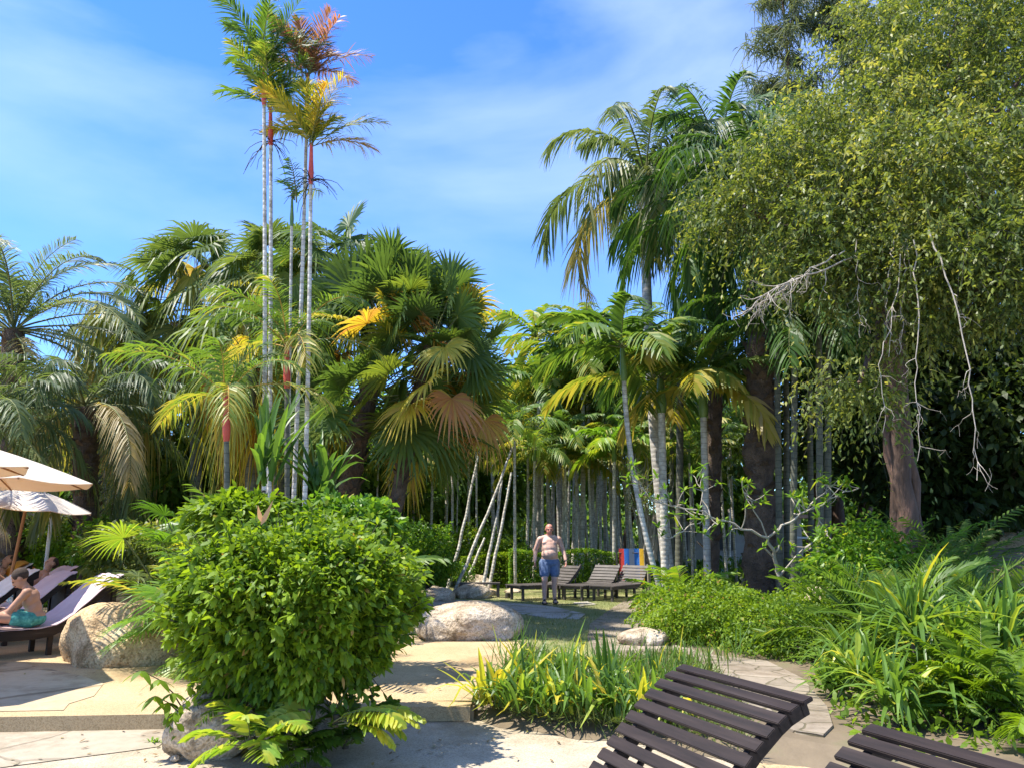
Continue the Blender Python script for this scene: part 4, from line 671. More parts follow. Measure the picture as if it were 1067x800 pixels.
    bare([at(880, 262, 10.1), at(830, 290, 10), at(790, 318, 9.9)], .014, 18, 0.35)
    for i in range(3):
        x0 = r.uniform(890, 945); bare([at(x0, 250, 10), at(x0 + r.uniform(-6, 6), 310, 10), at(x0 + r.uniform(-10, 10), r.uniform(340, 400), 10)], .008, 6, 0.3)
    kid(mt.build('trunk', M['bark'], root)); kid(mtw.build('twig', M['darktwig'], root)); kid(mbb.build('bare_branch', M['twig'], root)); kid(ml.build('crown', M['ficus'], root))
    tag(root, 'great weeping fig with small glossy leaves and pale bare hanging branches', 'tree')
ficus()
def casuarina():
    r = np.random.default_rng(210); base = base_at(850, 25); root = empty('casuarina', base); mt, ml = MB(), MB()
    for (x0, y0, x1, y1, rad) in [(880, 330, 872, -60, .22), (850, 330, 815, 0, .14), (930, 330, 940, -80, .2)]:
        a, b = at(x0, y0, 25) - base, at(x1, y1, 25) - base; P_ = wob(bez(np.array([a[0] * .3, 0, -.2]), a * [1, 1, .7], b, 24), .05, r); tube(mt, P_, np.linspace(rad * 1.3, .04, 24), 7)
        for i in range(85):
            j = r.integers(11, 24); az = r.uniform(0, 6.28); ln = r.uniform(.8, 2.2) * (1.2 - .4 * j / 24); e = P_[j] + np.array([math.cos(az) * ln, math.sin(az) * ln, ln * .55]); br = wob(bez(P_[j], (P_[j] + e) / 2, e, 8), .04, r); tube(mt, br, np.linspace(.035, .008, 8), 4, cap=False)
            n = 170; k = r.uniform(.25, 1, n); pos = np.stack([np.interp(k, np.linspace(0, 1, 8), br[:, q]) for q in range(3)], 1) + r.normal(0, .12, (n, 3)); d = nrm(r.normal(0, .7, (n, 3)) + [0, 0, .1]); s = nrm(np.cross(d, r.normal(0, 1, (n, 3))))
            strips(ml, pos, d, s, r.uniform(.3, .65, n), .036, r.uniform(.3, .9, n), 3, [.7, 1, .7, .3], np.clip(r.normal(.5, .2, n), 0, 1))
    kid(mt.build('trunk', M['bark'], root)); kid(ml.build('crown', M['needle'], root)); tag(root, 'tall wispy grey green casuarina behind the weeping fig', 'tree')
casuarina()
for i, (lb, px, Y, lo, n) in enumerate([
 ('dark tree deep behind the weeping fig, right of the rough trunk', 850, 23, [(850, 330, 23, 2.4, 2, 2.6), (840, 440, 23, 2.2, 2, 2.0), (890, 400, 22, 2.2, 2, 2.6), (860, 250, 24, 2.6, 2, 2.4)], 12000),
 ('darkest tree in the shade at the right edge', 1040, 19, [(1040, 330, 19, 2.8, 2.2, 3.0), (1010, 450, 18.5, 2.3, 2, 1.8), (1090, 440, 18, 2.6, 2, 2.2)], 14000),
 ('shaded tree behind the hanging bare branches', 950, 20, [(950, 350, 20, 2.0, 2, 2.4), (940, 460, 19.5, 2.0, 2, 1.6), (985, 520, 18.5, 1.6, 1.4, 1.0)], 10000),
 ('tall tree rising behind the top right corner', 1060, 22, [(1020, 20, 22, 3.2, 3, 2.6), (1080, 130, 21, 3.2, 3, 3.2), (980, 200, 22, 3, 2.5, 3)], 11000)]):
    broadleaf('shade_tree', lb, base_at(px, Y), [lob(*q) for q in lo], int(n * 1.3), 0.24, 0.13, M['ficus'], 960 + i, 0.24, group='dark trees behind the weeping fig', tint=(0.05, 0.1))  # very low leaf tint paints the shade behind the fig into the leaves

# ------------------------------------------------------------------ right: low plants
shrub('low_shrub', 'dense bright low shrub beside the stone path, left part of the ground cover', 'shrub', at(728, 642, 12.0) , (0.85, 0.95, 0.50), 11000, 0.055, 0.032, M['bush'], seed=41, tint=(0.5, 0.2), stems=12)
shrub('low_shrub', 'bright ground covering shrub below the rough palm trunk', 'shrub', at(775, 650, 11.6), (1.2, 1.0, 0.50), 13000, 0.055, 0.032, M['bush'], seed=42, tint=(0.55, 0.2), stems=12)
shrub('low_shrub', 'darker shrub sloping down behind the pointed lounger', 'shrub', at(838, 665, 10.4), (0.9, 0.8, 0.42), 8000, 0.055, 0.032, M['bush'], seed=43, tint=(0.3, 0.2), stems=8)
shrub('low_shrub', 'leafy shrub against the boulders at the far end of the ground cover', 'shrub', at(880, 640, 11.5), (0.8, 0.8, 0.55), 6000, 0.07, 0.035, M['bush'], seed=44, tint=(0.35, 0.2), stems=8)
shrub('low_shrub', 'yellow green upright shrub behind the spiky fronds at right centre', 'shrub', at(905, 585, 12.2), (0.8, 0.6, 0.55), 5200, 0.10, 0.045, M['lime'], seed=45, tint=(0.5, 0.2), stems=8)
shrub('low_shrub', 'small leaved shrub at the bottom right corner', 'shrub', at(1030, 760, 6.6), (0.6, 0.5, 0.40), 4200, 0.045, 0.02, M['bush'], seed=46, tint=(0.3, 0.2), stems=8)
featherclump('areca_palm', 'small bright yellow green palm in front of the striped towel', base_at(715, 15.0), 18, 1.45, 0.38, 151, 0.62, 'lime', (0.7, 1.4), 0.045, 22, 1.3)
featherclump('lady_palm', 'bushy bright palm against the shade right of centre', base_at(938, 12.2, 0.15), 54, 2.1, 0.32, 152, 0.4, 'lime', (0.7, 1.45), 0.03, 20, 1.1)
featherclump('lady_palm', 'tall leafy palm clump left of the shaded boulders', base_at(990, 13.6, 0.3), 30, 2.1, 0.32, 153, 0.35, 'palm', (0.7, 1.45), 0.035, 20, 1.1)
for i, (px, Y, z, n, L_, tint, lb) in enumerate([(935, 9.8, UZ, 20, 1.6, 0.3, 'spiky fronded palm in the middle of the right bed'), (900, 10.4, UZ, 16, 1.5, 0.35, 'arching fronds next to the bright low shrub'),
      (1005, 10.2, UZ, 14, 1.5, 0.45, 'grey green feathery fronds in front of the brown boulder'), (1062, 10.0, UZ, 16, 1.6, 0.4, 'arching fronds at the right edge above the boulder'), (975, 8.4, UZ, 12, 1.0, 0.3, 'low dark fronds between the strap leaved clumps')]):
    featherclump('cycad', lb, base_at(px, Y, z), n, L_, 0.36, 160 + i, tint, 'palm', (0.5, 1.4), 0.026, 34, 0.9, 'plant', 0.35, 0.15, group='spiky fronded plants in the right bed')
SG = 'pandan clumps in the right bed'
for i, (px, Y, ln, tr, lb) in enumerate([(905, 7.4, 0.85, 0.12, 'strap leaved clump nearest the gap between the two near loungers'), (880, 8.4, 0.7, 0.08, 'smaller strap leaved clump beside the curved path'), (958, 7.6, 1.0, 0.5, 'tallest upright strap leaved clump in the right bed'),
      (1000, 8.2, 0.95, 0.35, 'strap leaved clump right of the tallest one'), (1050, 7.4, 1.0, 0.4, 'strap leaved clump cut by the right edge'), (930, 8.9, 0.85, 0.25, 'strap leaved clump behind the two nearest ones'), (1030, 9.0, 0.9, 0.3, 'strap leaved clump below the brown boulder'), (935, 6.6, 0.75, 0.1, 'strap leaved clump right behind the second near lounger'), (868, 7.7, 0.5, 0.04, 'smallest strap leaved clump at the edge of the curved path'), (990, 6.9, 0.8, 0.15, 'strap leaved clump beside the low fern at the bottom right')]):
    strap_clump('pandan', lb, 'plant', base_at(px, Y), 64, ln * 1.08, 0.05, M['strap'], 170 + i, (0.56, 0.12), (0.35, 1.45), (0.2, 0.8), SG, 0.07, tr)
featherclump('fern', 'soft feathery fern at the right edge above the near lounger', base_at(1035, 6.7), 22, 0.95, 0.2, 181, 0.38, 'bush', (0.7, 1.45), 0.035, 30, 1.1, 'fern')
featherclump('fern', 'low fern in front of the upright strap leaved clump', base_at(985, 6.8), 16, 0.75, 0.17, 182, 0.3, 'bush', (0.6, 1.4), 0.03, 30, 1.1, 'fern')
featherclump('fern', 'fern with yellow leaf tips beside the near lounger', base_at(1085, 6.2), 16, 0.9, 0.2, 183, 0.45, 'bush', (0.6, 1.4), 0.03, 30, 1.1, 'fern')
# undergrowth carpet in the beds
def carpet(label, poly, n, ln, wd, matn, seed, h=0.12, z0=UZ):
    r = np.random.default_rng(seed); P_ = np.array([(p[0], p[1]) for p in poly]); lo, hi = P_.min(0), P_.max(0); q = r.uniform(lo, hi, (n * 3, 2)); q = q[inpoly(q[:, 0], q[:, 1], [tuple(p) for p in P_])][:n]; m = len(q)
    pos = np.column_stack([q, z0 + r.random(m) ** 1.5 * h * (1 + 0.5 * np.sin(q[:, 0] * 3) * np.cos(q[:, 1] * 2.5))]); mb = MB(); scatter_leaves(mb, pos, np.tile([0, 0, 1.0], (m, 1)), ln, wd, r, 0, (0.35, 0.2), spread=0.9)
    tag(mb.build('undergrowth', M[matn]), label, 'undergrowth', kind='stuff')
carpet('low creeping undergrowth covering the bed at the right', [G(868, 745), G(850, 705), G(830, 690), G(760, 680), G(690, 660), G(680, 622), (6, 22), (14, 22), (14, 7), (6, 6.0), G(905, 795)], 26000, 0.09, 0.045, 'bush', 301, 0.16)
carpet('low undergrowth between trees behind the lawn', [(-20, 24.5), (16, 24), (18, 40), (-20, 40)], 22000, 0.25, 0.12, 'woods', 302, 0.4)
carpet('undergrowth below the fan palms at the left', [G(170, 640), G(300, 650), G(430, 640), (-2.5, 20), (-14, 24), (-14, 17.5), (-6.2, 16)], 12000, 0.14, 0.07, 'bush', 303, 0.3)
# bare grey branched frangipani
def frangipani():
    r = np.random.default_rng(220); base = base_at(812, 13.2); root = empty('frangipani', base); mt, ml = MB(), MB()
    P0 = [(at(812, 600, 13.2), at(800, 560, 13)), (at(800, 560, 13), at(740, 538, 12.6)), (at(740, 538, 12.6), at(680, 522, 12.4)), (at(800, 560, 13), at(840, 532, 12.6)), (at(840, 532, 12.6), at(895, 508, 12.3)), (at(740, 538, 12.6), at(700, 560, 12.5)), (at(840, 532, 12.6), at(868, 505, 12.8)), (at(740, 538, 12.6), at(725, 498, 12.8)), (at(812, 600, 13.2), at(862, 552, 12.9)), (at(862, 552, 12.9), at(880, 600, 12.6)), (at(680, 522, 12.4), at(660, 500, 12.6)), (at(800, 560, 13), at(775, 512, 12.8))]
    for k, (a, b) in enumerate(P0):
        a, b = a - base, b - base; rr = [.036, .022, .016, .022, .014, .012, .012, .012, .02, .012, .011, .013][k]; pts = wob(bez(a, (a + b) / 2 + [0, 0, .06], b, 8), .02, r); tube(mt, pts, np.linspace(rr, rr * .7, 8), 6)
        for i in range(7 if k else 2):
            j = r.integers(3, 8); e = pts[j] + nrm(r.normal(0, .6, 3) + [0, 0, .45]) * r.uniform(.15, .4); tube(mt, bez(pts[j], (pts[j] + e) / 2 + r.normal(0, .03, 3), e, 5), rr * .45, 5)
            n = 8; d = nrm(r.normal(0, .7, (n, 3)) + [0, 0, .6]); s = nrm(np.cross(d, [0, 0, 1.]) + r.normal(0, .2, (n, 3))); strips(ml, np.tile(e, (n, 1)), d, s, r.uniform(.1, .22, n), .045, .3, 3, [.2, 1, .8, .05], r.uniform(.3, .9, n))
    kid(mt.build('trunk', M['twig'], root)); kid(ml.build('crown', M['lime'], root)); tag(root, 'nearly bare shrub with pale grey forking branches in front of the rough trunk', 'shrub')
frangipani()
def greyshrub(px, py, Y, lb, seed, rad=0.9):
    r = np.random.default_rng(seed); c = at(px, py, Y); base = base_at(px, Y); root = empty('twiggy_shrub', base); mt, ml = MB(), MB()
    for i in range(26):
        e = (c - base) + nrm(r.normal(0, 1, 3)) * rad * r.uniform(.5, 1) * [1, .7, .7]; pts = wob(bez((0, 0, -.05), (e * [.3, .3, .6]), e, 8), .03, r); tube(mt, pts, np.linspace(.02, .006, 8), 4, cap=False)
        n = 26; pos = pts[r.integers(5, 8, n)] + r.normal(0, .1, (n, 3)); d = nrm(r.normal(0, 1, (n, 3)) + [0, 0, .5]); s = nrm(np.cross(d, r.normal(0, 1, (n, 3)))); strips(ml, pos, d, s, r.uniform(.12, .25, n), .025, .2, 2, [.6, 1, .05], r.uniform(.3, .8, n))
    kid(mt.build('stem', M['twig'], root)); kid(ml.build('foliage', M['palm_blue'], root)); tag(root, lb, 'shrub')
greyshrub(676, 492, 22, 'twiggy grey green shrub behind the curved pale trunk', 231, 0.9)
greyshrub(105, 500, 19, 'twiggy half bare shrub behind the umbrella tips', 232, 0.9)

# ------------------------------------------------------------------ strap leaved lilies in the front bed
LGp = 'strap leaved lilies edging the front bed'
lil = [(510, 738, 34, 'lily clump at the left end of the front bed'), (538, 744, 40, 'dark lily clump second from the left end of the front bed'), (570, 748, 44, 'lily clump with the largest arching yellow leaves'), (600, 750, 40, 'lily clump right of the arching yellow leaves'), (634, 752, 36, 'lily clump centred in the right half of the front bed'),
       (662, 756, 40, 'lily clump with yellow leaves nearest the near lounger'), (688, 760, 34, 'lily clump partly behind the top of the near lounger'), (552, 724, 30, 'lily clump behind the second front clump, against the sand'), (590, 722, 34, 'lily clump in the middle of the second row'), (640, 722, 30, 'lily clump in the second row behind the near lounger')]
for i, (px, py, n, lb) in enumerate(lil):
    c = G(px, py - 4); strap_clump('lily_clump', lb, 'plant', c, n + 8, 0.70, 0.046, M['strap'], 400 + i, (0.48, 0.12), (0.75, 1.5), (0.1, 0.9), LGp, 0.22 if i in (0, 2, 5, 3) else 0.1, spread=0.09)
for i, (px, py, n, lb) in enumerate([(540, 712, 60, 'thin upright grass tuft behind the left lilies, tallest blades'), (575, 708, 50, 'thin grass tuft behind the yellow arching lily'), (612, 706, 60, 'thin grass tuft at the foot of the stone path'), (650, 706, 60, 'thin grass tuft left of the pale rock'), (690, 712, 60, 'thin grass tuft in front of the pale rock'), (725, 700, 60, 'thin grass tuft right of the pale rock'), (668, 732, 50, 'thin grass tuft behind the near lounger top corner'), (715, 730, 50, 'thin grass tuft between the lounger and the curved path'), (625, 732, 50, 'thin grass tuft between two lilies at the bed centre'), (750, 690, 50, 'thin grass tuft beside the low shrub'), (548, 690, 50, 'thin grass tuft right of the dome boulder')]):
    strap_clump('grass_tuft', lb, 'grass', G(px, py), n, 0.78 if i == 0 else 0.55, 0.015, M['strap'], 430 + i, (0.45, 0.12), (0.9, 1.5), (0.1, 0.7), 'thin grass tufts behind the lilies', 0.05, spread=0.16)
carpet('short mixed grass and weeds in the front bed', [G(495, 738), G(530, 700), G(545, 680), G(600, 692), G(640, 690), G(700, 680), G(745, 700), G(775, 740), G(790, 784), G(700, 764), G(600, 754)], 9000, 0.16, 0.012, 'grass', 304, 0.06)

# ------------------------------------------------------------------ rocks
rock('boulder', 'large warm sandstone coloured boulder left of the round bush', 126, 690, 9.75, 0.76, 0.62, 0.56, M['granite_warm'], 1, UZ + .02)
rock('boulder', 'second warm boulder beyond the nearest one, beside the boy\'s lounger', 138, 640, 11.8, 0.85, 0.7, 0.46, M['granite_warm'], 2, UZ + .02)
rock('boulder', 'small flat pale boulder half hidden by the low fan palm at left', 120, 590, 14.5, 0.6, 0.5, 0.40, M['granite_warm'], 3)
rock('boulder', 'pale dome shaped boulder at the edge of the sand', 488, 664, 12.0, 0.86, 0.62, 0.40, M['granite'], 4, UZ, 0.3)
rock('boulder', 'low dark rock behind the dome boulder, touching the round bush', 444, 640, 14.3, 0.55, 0.35, 0.17, M['granite'], 5)
rock('boulder', 'pale angular boulder at the left end of the lawn', 455, 614, 18.6, 0.46, 0.4, 0.26, M['granite'], 6)
rock('boulder', 'pale boulder under the feet of the leaning poles', 492, 610, 19.4, 0.50, 0.4, 0.26, M['granite'], 7)
rock('boulder', 'small low rock right behind the pole boulder', 508, 603, 20.4, 0.3, 0.3, 0.12, M['granite_warm'], 8)
rock('boulder', 'tan rounded boulder standing behind the stone bench', 522, 578, 25.0, 0.72, 0.5, 0.62, M['granite_warm'], 9)
rock('boulder', 'pale rock behind the leaning poles', 496, 596, 22.4, 0.45, 0.35, 0.3, M['granite'], 10)
rock('boulder', 'small pale rock at the foot of the straight palm trunk', 534, 603, 21.2, 0.24, 0.22, 0.10, M['granite'], 11)
rock('boulder', 'pale rock at the path edge in the front bed', 670, 685, 11.3, 0.36, 0.3, 0.17, M['granite'], 12)
rock('boulder', 'whitish boulder in the ground cover below the rough trunk', 846, 622, 13.0, 0.5, 0.4, 0.34, M['granite'], 13)
rock('boulder', 'grey boulder behind the whitish one in the shade', 868, 595, 14.6, 0.6, 0.5, 0.50, M['granite'], 14)
rock('boulder', 'brown rounded boulder behind the strap leaved plants', 1000, 600, 12.0, 0.85, 0.6, 0.55, M['granite_warm'], 15)
rock('boulder', 'big shaded boulder below the dark trees at the right', 1025, 560, 16.5, 0.9, 0.7, 0.6, M['granite'], 16, 0.3)
rock('boulder', 'brown boulder at the right edge above the ferns', 1075, 590, 12.8, 0.8, 0.6, 0.5, M['granite_warm'], 17, 0.2)
rock('boulder', 'highest shaded boulder at the right edge', 1066, 530, 18, 0.9, 0.8, 0.6, M['granite_warm'], 18, 0.9)
rock('boulder', 'pale stone at the shrub edge below the whitish boulder', 812, 628, 12.2, 0.3, 0.25, 0.16, M['granite'], 19)
rock('boulder', 'rough pale rock at the foot of the round bush', 222, 775, 6.15, 0.36, 0.30, 0.27, M['granite'], 20, 0, 0.15)
rock('boulder', 'mossy grey rock under the middle of the round bush', 300, 770, 6.3, 0.42, 0.34, 0.27, M['granite'], 22, 0, 0.15)
rock('stone', 'small white stone lying beside the rough pale rock', 182, 796, 5.95, 0.035, 0.03, 0.025, M['granite'], 21, 0.006, 0.1)

# ------------------------------------------------------------------ the round bush
def roundbush():
    r = np.random.default_rng(500); Y = 6.35; c0 = at(311, 632, Y); base = base_at(300, Y, 0); root = empty('round_bush', base); ml, mt = MB(), MB(); c = c0 - base
    w_ = 0.98; n = 42000; u = nrm(r.normal(0, 1, (n, 3))); su = np.sign(u) * np.abs(u) ** 0.72; su = su / np.maximum(1, np.abs(su).max(1, keepdims=True) ** .2)
    lump = 1 + 0.06 * np.sin(u[:, 0] * 6 + 1) + 0.06 * np.sin(u[:, 2] * 7) + 0.07 * np.sin(u[:, 1] * 8 + u[:, 0] * 5) + 0.05 * np.sin(u[:, 0] * 17 + u[:, 2] * 13)
    q = np.where(r.random(n) < .7, r.uniform(.86, 1.03, n), r.uniform(.45, .9, n)) * lump; k = r.random(n) < .05; q = np.where(k, q * 1.08, q)
    su[:, :2] *= (1 - .28 * np.clip(-su[:, 2:] - .1, 0, 1)); p = c + su * q[:, None] * np.array([0.87, 0.78, 0.59]); keep = p[:, 2] > 0.42 + 0.06 * np.sin(p[:, 0] * 6); p, u2 = p[keep], u[keep]
    cl = 0.13 * np.sin(p[:, 0] * 9) * np.sin(p[:, 2] * 8 + p[:, 1] * 5)
    scatter_leaves(ml, p, u2, 0.060, 0.032, r, 0.3, np.where(r.random(len(p)) < .012, 1.0, np.clip(r.normal(.48, .22, len(p)) + cl, 0, .96)), nseg=3, prof=(.12, .95, .85, .04), spread=.7)
    for i in range(320):       # shoots sticking out of the outline
        v = nrm(r.normal(0, 1, 3) + [0, -.2, .25]); a = c + v * [.90, .74, .60]; e = a + v * r.uniform(.08, .24) + [0, 0, r.uniform(0, .1)]; tube(mt, [a, (a + e) / 2, e], [.004, .003, .002], 3, cap=False)
        m = 9; pos = a + (e - a) * r.random((m, 1)); scatter_leaves(ml, pos, np.tile(v, (m, 1)), .08, .042, r, .2, (.55, .15), nseg=3, prof=(.12, .95, .85, .04))
    for i in range(26):        # drooping sprays below
        a = c + np.array([r.uniform(-.75, .8), r.uniform(-.6, .1), -.5]); e = a + [r.normal(0, .1), r.normal(0, .05), -r.uniform(.12, .32)]; tube(mt, [a, (a + e) / 2, e], .003, 3, cap=False)
        m = 12; pos = a + (e - a) * r.random((m, 1)) + r.normal(0, .02, (m, 3)); scatter_leaves(ml, pos, r.normal(0, .5, (m, 3)), .08, .042, r, .7, (.35, .15), nseg=3, prof=(.12, .95, .85, .04))
    for i in range(34):
        v = nrm(r.normal(0, 1, 3) + [0, 0, .2]); e = c + v * [.8, .7, .6]; s0 = np.array([r.normal(0, .1), r.normal(0, .08), -.05]); tube(mt, wob(bez(s0, c * [.6, .6, .65] + s0 * .5, e, 9), .02, r), np.linspace(.028, .005, 9), 5)
    kid(mt.build('branch', M['darktwig'], root)); kid(ml.build('foliage', [M['bush']], root)); tag(root, 'large rounded bush with glossy bright green leaves in the foreground', 'bush')
roundbush()
p = at(272, 546, 5.5); mb = MB(); strips(mb, [(0, 0, 0), (0.0, 0, 0.02)], np.array([nrm(np.array([.5, -.2, .8])), nrm(np.array([-.2, -.3, .9]))]), np.array([[.6, 0, -.4], [.8, .2, 0]]), [.16, .10], [.05, .04], -.2, 4, [.2, 1, .9, .5, .05], .6)
tag(mb.build('dead_leaf', M['deadleaf'], None, p), 'curled pinkish brown dead leaf caught on top of the round bush', 'leaf')
p = at(293, 603, 5.5)
def fernplant(name, lb, c, n, Ln, ll, lw, tint, seed, el=(.2, 1.1), az=None, matn='lime', droop=1.1, nl=18, dead=0):
    r = np.random.default_rng(seed); o = empty(name, c); mb = MB()
    for i in range(n):
        a = (i * 2.4 if az is None else r.uniform(*az)); t_ = tint + r.normal(0, .06) if r.random() > dead else .95
        pinnate(mb, r.normal(0, .03, 3) * [1, 1, 0], a, r.uniform(*el), Ln * r.uniform(.7, 1.1), droop, nl, ll, lw, r, t_, .05, .25, fwd=.35, start=.2, rr=.005, nseg=2)
    kid(mb.build('frond', [M[matn], M['petiole']], o)); mb = MB(); tube(mb, [(0, 0, -.03), (0, 0, .05)], .025, 6); kid(mb.build('stem', M['darktwig'], o)); tag(o, lb, 'fern'); return o
fernplant('fern', 'bright yellow green fern at the foot of the round bush, left of centre', at(262, 775, 5.6), 12, .55, .17, .048, .80, 511, (.3, 1.1), nl=12)
fernplant('fern', 'yellowing fern frond poking out right below the round bush', at(350, 752, 5.75), 7, .60, .14, .042, .86, 512, (.15, .6), (-.7, .1), nl=12)
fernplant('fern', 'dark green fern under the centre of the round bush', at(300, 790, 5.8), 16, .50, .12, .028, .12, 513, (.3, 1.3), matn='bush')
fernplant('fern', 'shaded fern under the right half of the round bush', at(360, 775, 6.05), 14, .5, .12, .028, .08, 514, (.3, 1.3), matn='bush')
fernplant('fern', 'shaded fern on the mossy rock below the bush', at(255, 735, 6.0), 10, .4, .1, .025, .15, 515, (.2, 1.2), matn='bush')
def leafspray(lb, px, py, Y, seed):
    r = np.random.default_rng(seed); base = base_at(px + 20, Y, 0); o = empty('seedling', base); mt, ml = MB(), MB(); e = at(px, py, Y) - base
    for k in range(4):
        e2 = e + r.normal(0, .08, 3); pts = bez((0, 0, 0), e2 * [.2, .2, .8], e2, 6); tube(mt, pts, [.008, .007, .006, .005, .004, .003], 4)
        for j in range(3, 6):
            n = 6; a = np.linspace(0, 6.28, n) + r.random(); d = nrm(np.stack([np.cos(a), np.sin(a), np.full(n, -.25)], 1)); s = np.stack([-np.sin(a), np.cos(a), np.zeros(n)], 1); strips(ml, np.tile(pts[j], (n, 1)), d, s, r.uniform(.09, .15, n), .05, .4, 4, [.1, .8, 1, .7, .04], r.uniform(.25, .5, n))
    kid(mt.build('stem', M['darktwig'], o)); kid(ml.build('leaf', M['bush'], o)); tag(o, lb, 'plant')
leafspray('small five fingered leafy seedling at the left foot of the round bush', 184, 718, 6.0, 521)
leafspray('second leafy seedling against the pale rock below the bush', 208, 705, 6.2, 522)
mb = MB(); r_ = np.random.default_rng(9); n = 26; a = r_.uniform(0, 6.28, n)
strips(mb, r_.normal(0, .03, (n, 3)) * [1, 1, 0], nrm(np.stack([np.cos(a), np.sin(a), np.full(n, 1.1)], 1)), np.stack([-np.sin(a), np.cos(a), np.zeros(n)], 1), r_.uniform(.04, .09, n), .012, .4, 2, [.6, 1, .1], .7)
tag(mb.build('weed', M['lime'], None, G(162, 772, 0.006)), 'tiny yellow green weed in the paving by the pale rock', 'weed')

r_ = np.random.default_rng(77); n = 420; x_ = r_.uniform(-6, 3.2, n); y_ = r_.uniform(5.2, 16, n); near = r_.random(n) < .45; x_ = np.where(near, r_.normal(-1.7, 1.3, n), x_); y_ = np.where(near, r_.normal(6.6, .7, n), y_)
k = (y_ < 7.1) | (y_ > 7.7); x_, y_ = x_[k], y_[k]; n = len(x_); z_ = np.where(y_ < 7.4, .012, .142); z_ = np.where((x_ > -.4) & (y_ > 7.0), .15, z_); a = r_.uniform(0, 6.28, n); mb = MB()
strips(mb, np.stack([x_, y_, z_], 1), nrm(np.stack([np.cos(a), np.sin(a), r_.uniform(0, .25, n)], 1)), nrm(np.stack([-np.sin(a), np.cos(a), r_.normal(0, .2, n)], 1)), r_.uniform(.03, .07, n), .022, 0, 2, [.2, 1, .05], r_.random(n))
tag(mb.build('leaf_litter', M['litter']), 'small dry fallen leaves scattered over the paving and sand', 'leaf litter', kind='stuff')
# ------------------------------------------------------------------ loungers on the lawn and near the camera
def slat_lounger(name, label, width, seat_l, back_prof, slat_w, gap, th, mat, seat_h=0.33, group=None, rear=True):
    """local x = across, local -y = foot end, +y = head; back_prof = list of (y, z) above the seat hinge"""
    root = empty(name); prof = np.array([(-seat_l, 0.0), (0, 0.0)] + [tuple(p) for p in back_prof], float); seg = np.r_[0, np.cumsum(np.hypot(*np.diff(prof, axis=0).T))]; tot = seg[-1]
    def pt(s): return np.array([np.interp(s, seg, prof[:, 0]), np.interp(s, seg, prof[:, 1])])
    ms, mbk = MB(), MB(); s = slat_w / 2
    while s < tot - slat_w * .45:
        y, z = pt(s); d = pt(min(tot, s + .01)) - pt(max(0, s - .01)); a = math.atan2(d[1], d[0]); tgt = ms if s < seg[1] else mbk
        box(tgt, (0, y, seat_h + z + .02), (width, slat_w, th), Matrix.Rotation(a, 3, 'X'), bev=.003); s += slat_w + gap
    kid(ms.build('seat', mat, root)); kid(mbk.build('backrest', mat, root)); fr = MB()
    for sx in (-1, 1):
        xs = sx * (width / 2 - .07)
        for i in range(len(prof) - 1):
            a, b = prof[i], prof[i + 1]; c = (a + b) / 2; ang = math.atan2(b[1] - a[1], b[0] - a[0]); ln = float(np.hypot(*(b - a)))
            nx, nz = -math.sin(ang), math.cos(ang)
            box(fr, (xs, c[0] - nx * .045, seat_h + c[1] - nz * .045 + .02), (.035, ln + .01, .065), Matrix.Rotation(ang, 3, 'X'), bev=.003)
    box(fr, (0, -seat_l + .08, seat_h - .03), (width - .18, .035, .05)); box(fr, (0, -.05, seat_h - .03), (width - .18, .035, .05))
    kid(fr.build('frame', mat, root))
    for sx in (-1, 1):
        for yy in (-seat_l + .12, -.1) + ((prof[-1][0] * .75,) if rear else ()):
            hz = seat_h - .02 if yy < 0 else seat_h - 0.0
            lg = MB(); box(lg, (sx * (width / 2 - .115), yy, hz / 2), (.05, .06, hz), bev=.004); kid(lg.build('leg', mat, root))
    st = MB(); top = prof[-1] * .7 + prof[-2] * .3
    for sx in (-1, 1):
        xs = sx * (width / 2 - .16); a = np.array([xs, prof[-1][0] * (.8 if rear else .12), seat_h * (.6 if rear else .75)]); b = np.array([xs, top[0] * (1 if rear else .6), seat_h + (top[1] - .08 if rear else top[1] * .55)]); tube(st, [a, b], .016, 6)
    kid(st.build('back_support', mat, root)); tag(root, label, 'sun lounger', group); return root
Fg = 'dark slatted loungers in the near right corner'
A3, B3 = G(711, 692, .97)[:2], G(851, 728, .97)[:2]     # ends of the top slat
bp = [(.10, .07), (.19, .175), (.28, .265), (.33, .315), (.43, .41), (.55, .497), (.61, .532), (.68, .56), (.71, .57)]
def place_near(A_, B_, ztop, label, wdt):
    xd = nrm(B_ - A_); ang = math.atan2(xd[1], xd[0]); c = (A_ + B_) / 2
    l = slat_lounger('slatted_lounger', label, wdt, 1.15, bp, 0.053, 0.019, 0.018, M['darkwood'], seat_h=ztop - 0.57 - 0.02, group=Fg, rear=False)
    l.rotation_euler = (0, 0, ang); yd = np.array([-math.sin(ang), math.cos(ang)]); hd = c - yd * bp[-1][0]; l.location = (hd[0], hd[1], 0.0); return l
place_near(A3, B3, .97, 'dark brown slatted lounger nearest the camera, its raised back filling the lower right centre', 0.86)
off = G(905, 754, .97)[:2] - G(711, 692, .97)[:2]
place_near(A3 + off, B3 + off, .97, 'second dark slatted lounger, cut by the bottom right corner', 0.86)
GRl = 'dark loungers on the lawn'
proto = slat_lounger('sun_lounger', 'left dark lounger on the lawn, right behind the standing man', 0.72, 1.25, [(0.12, 0.05), (0.36, 0.29), (0.50, 0.46)], 0.075, 0.02, 0.022, M['greywood'], group=GRl)
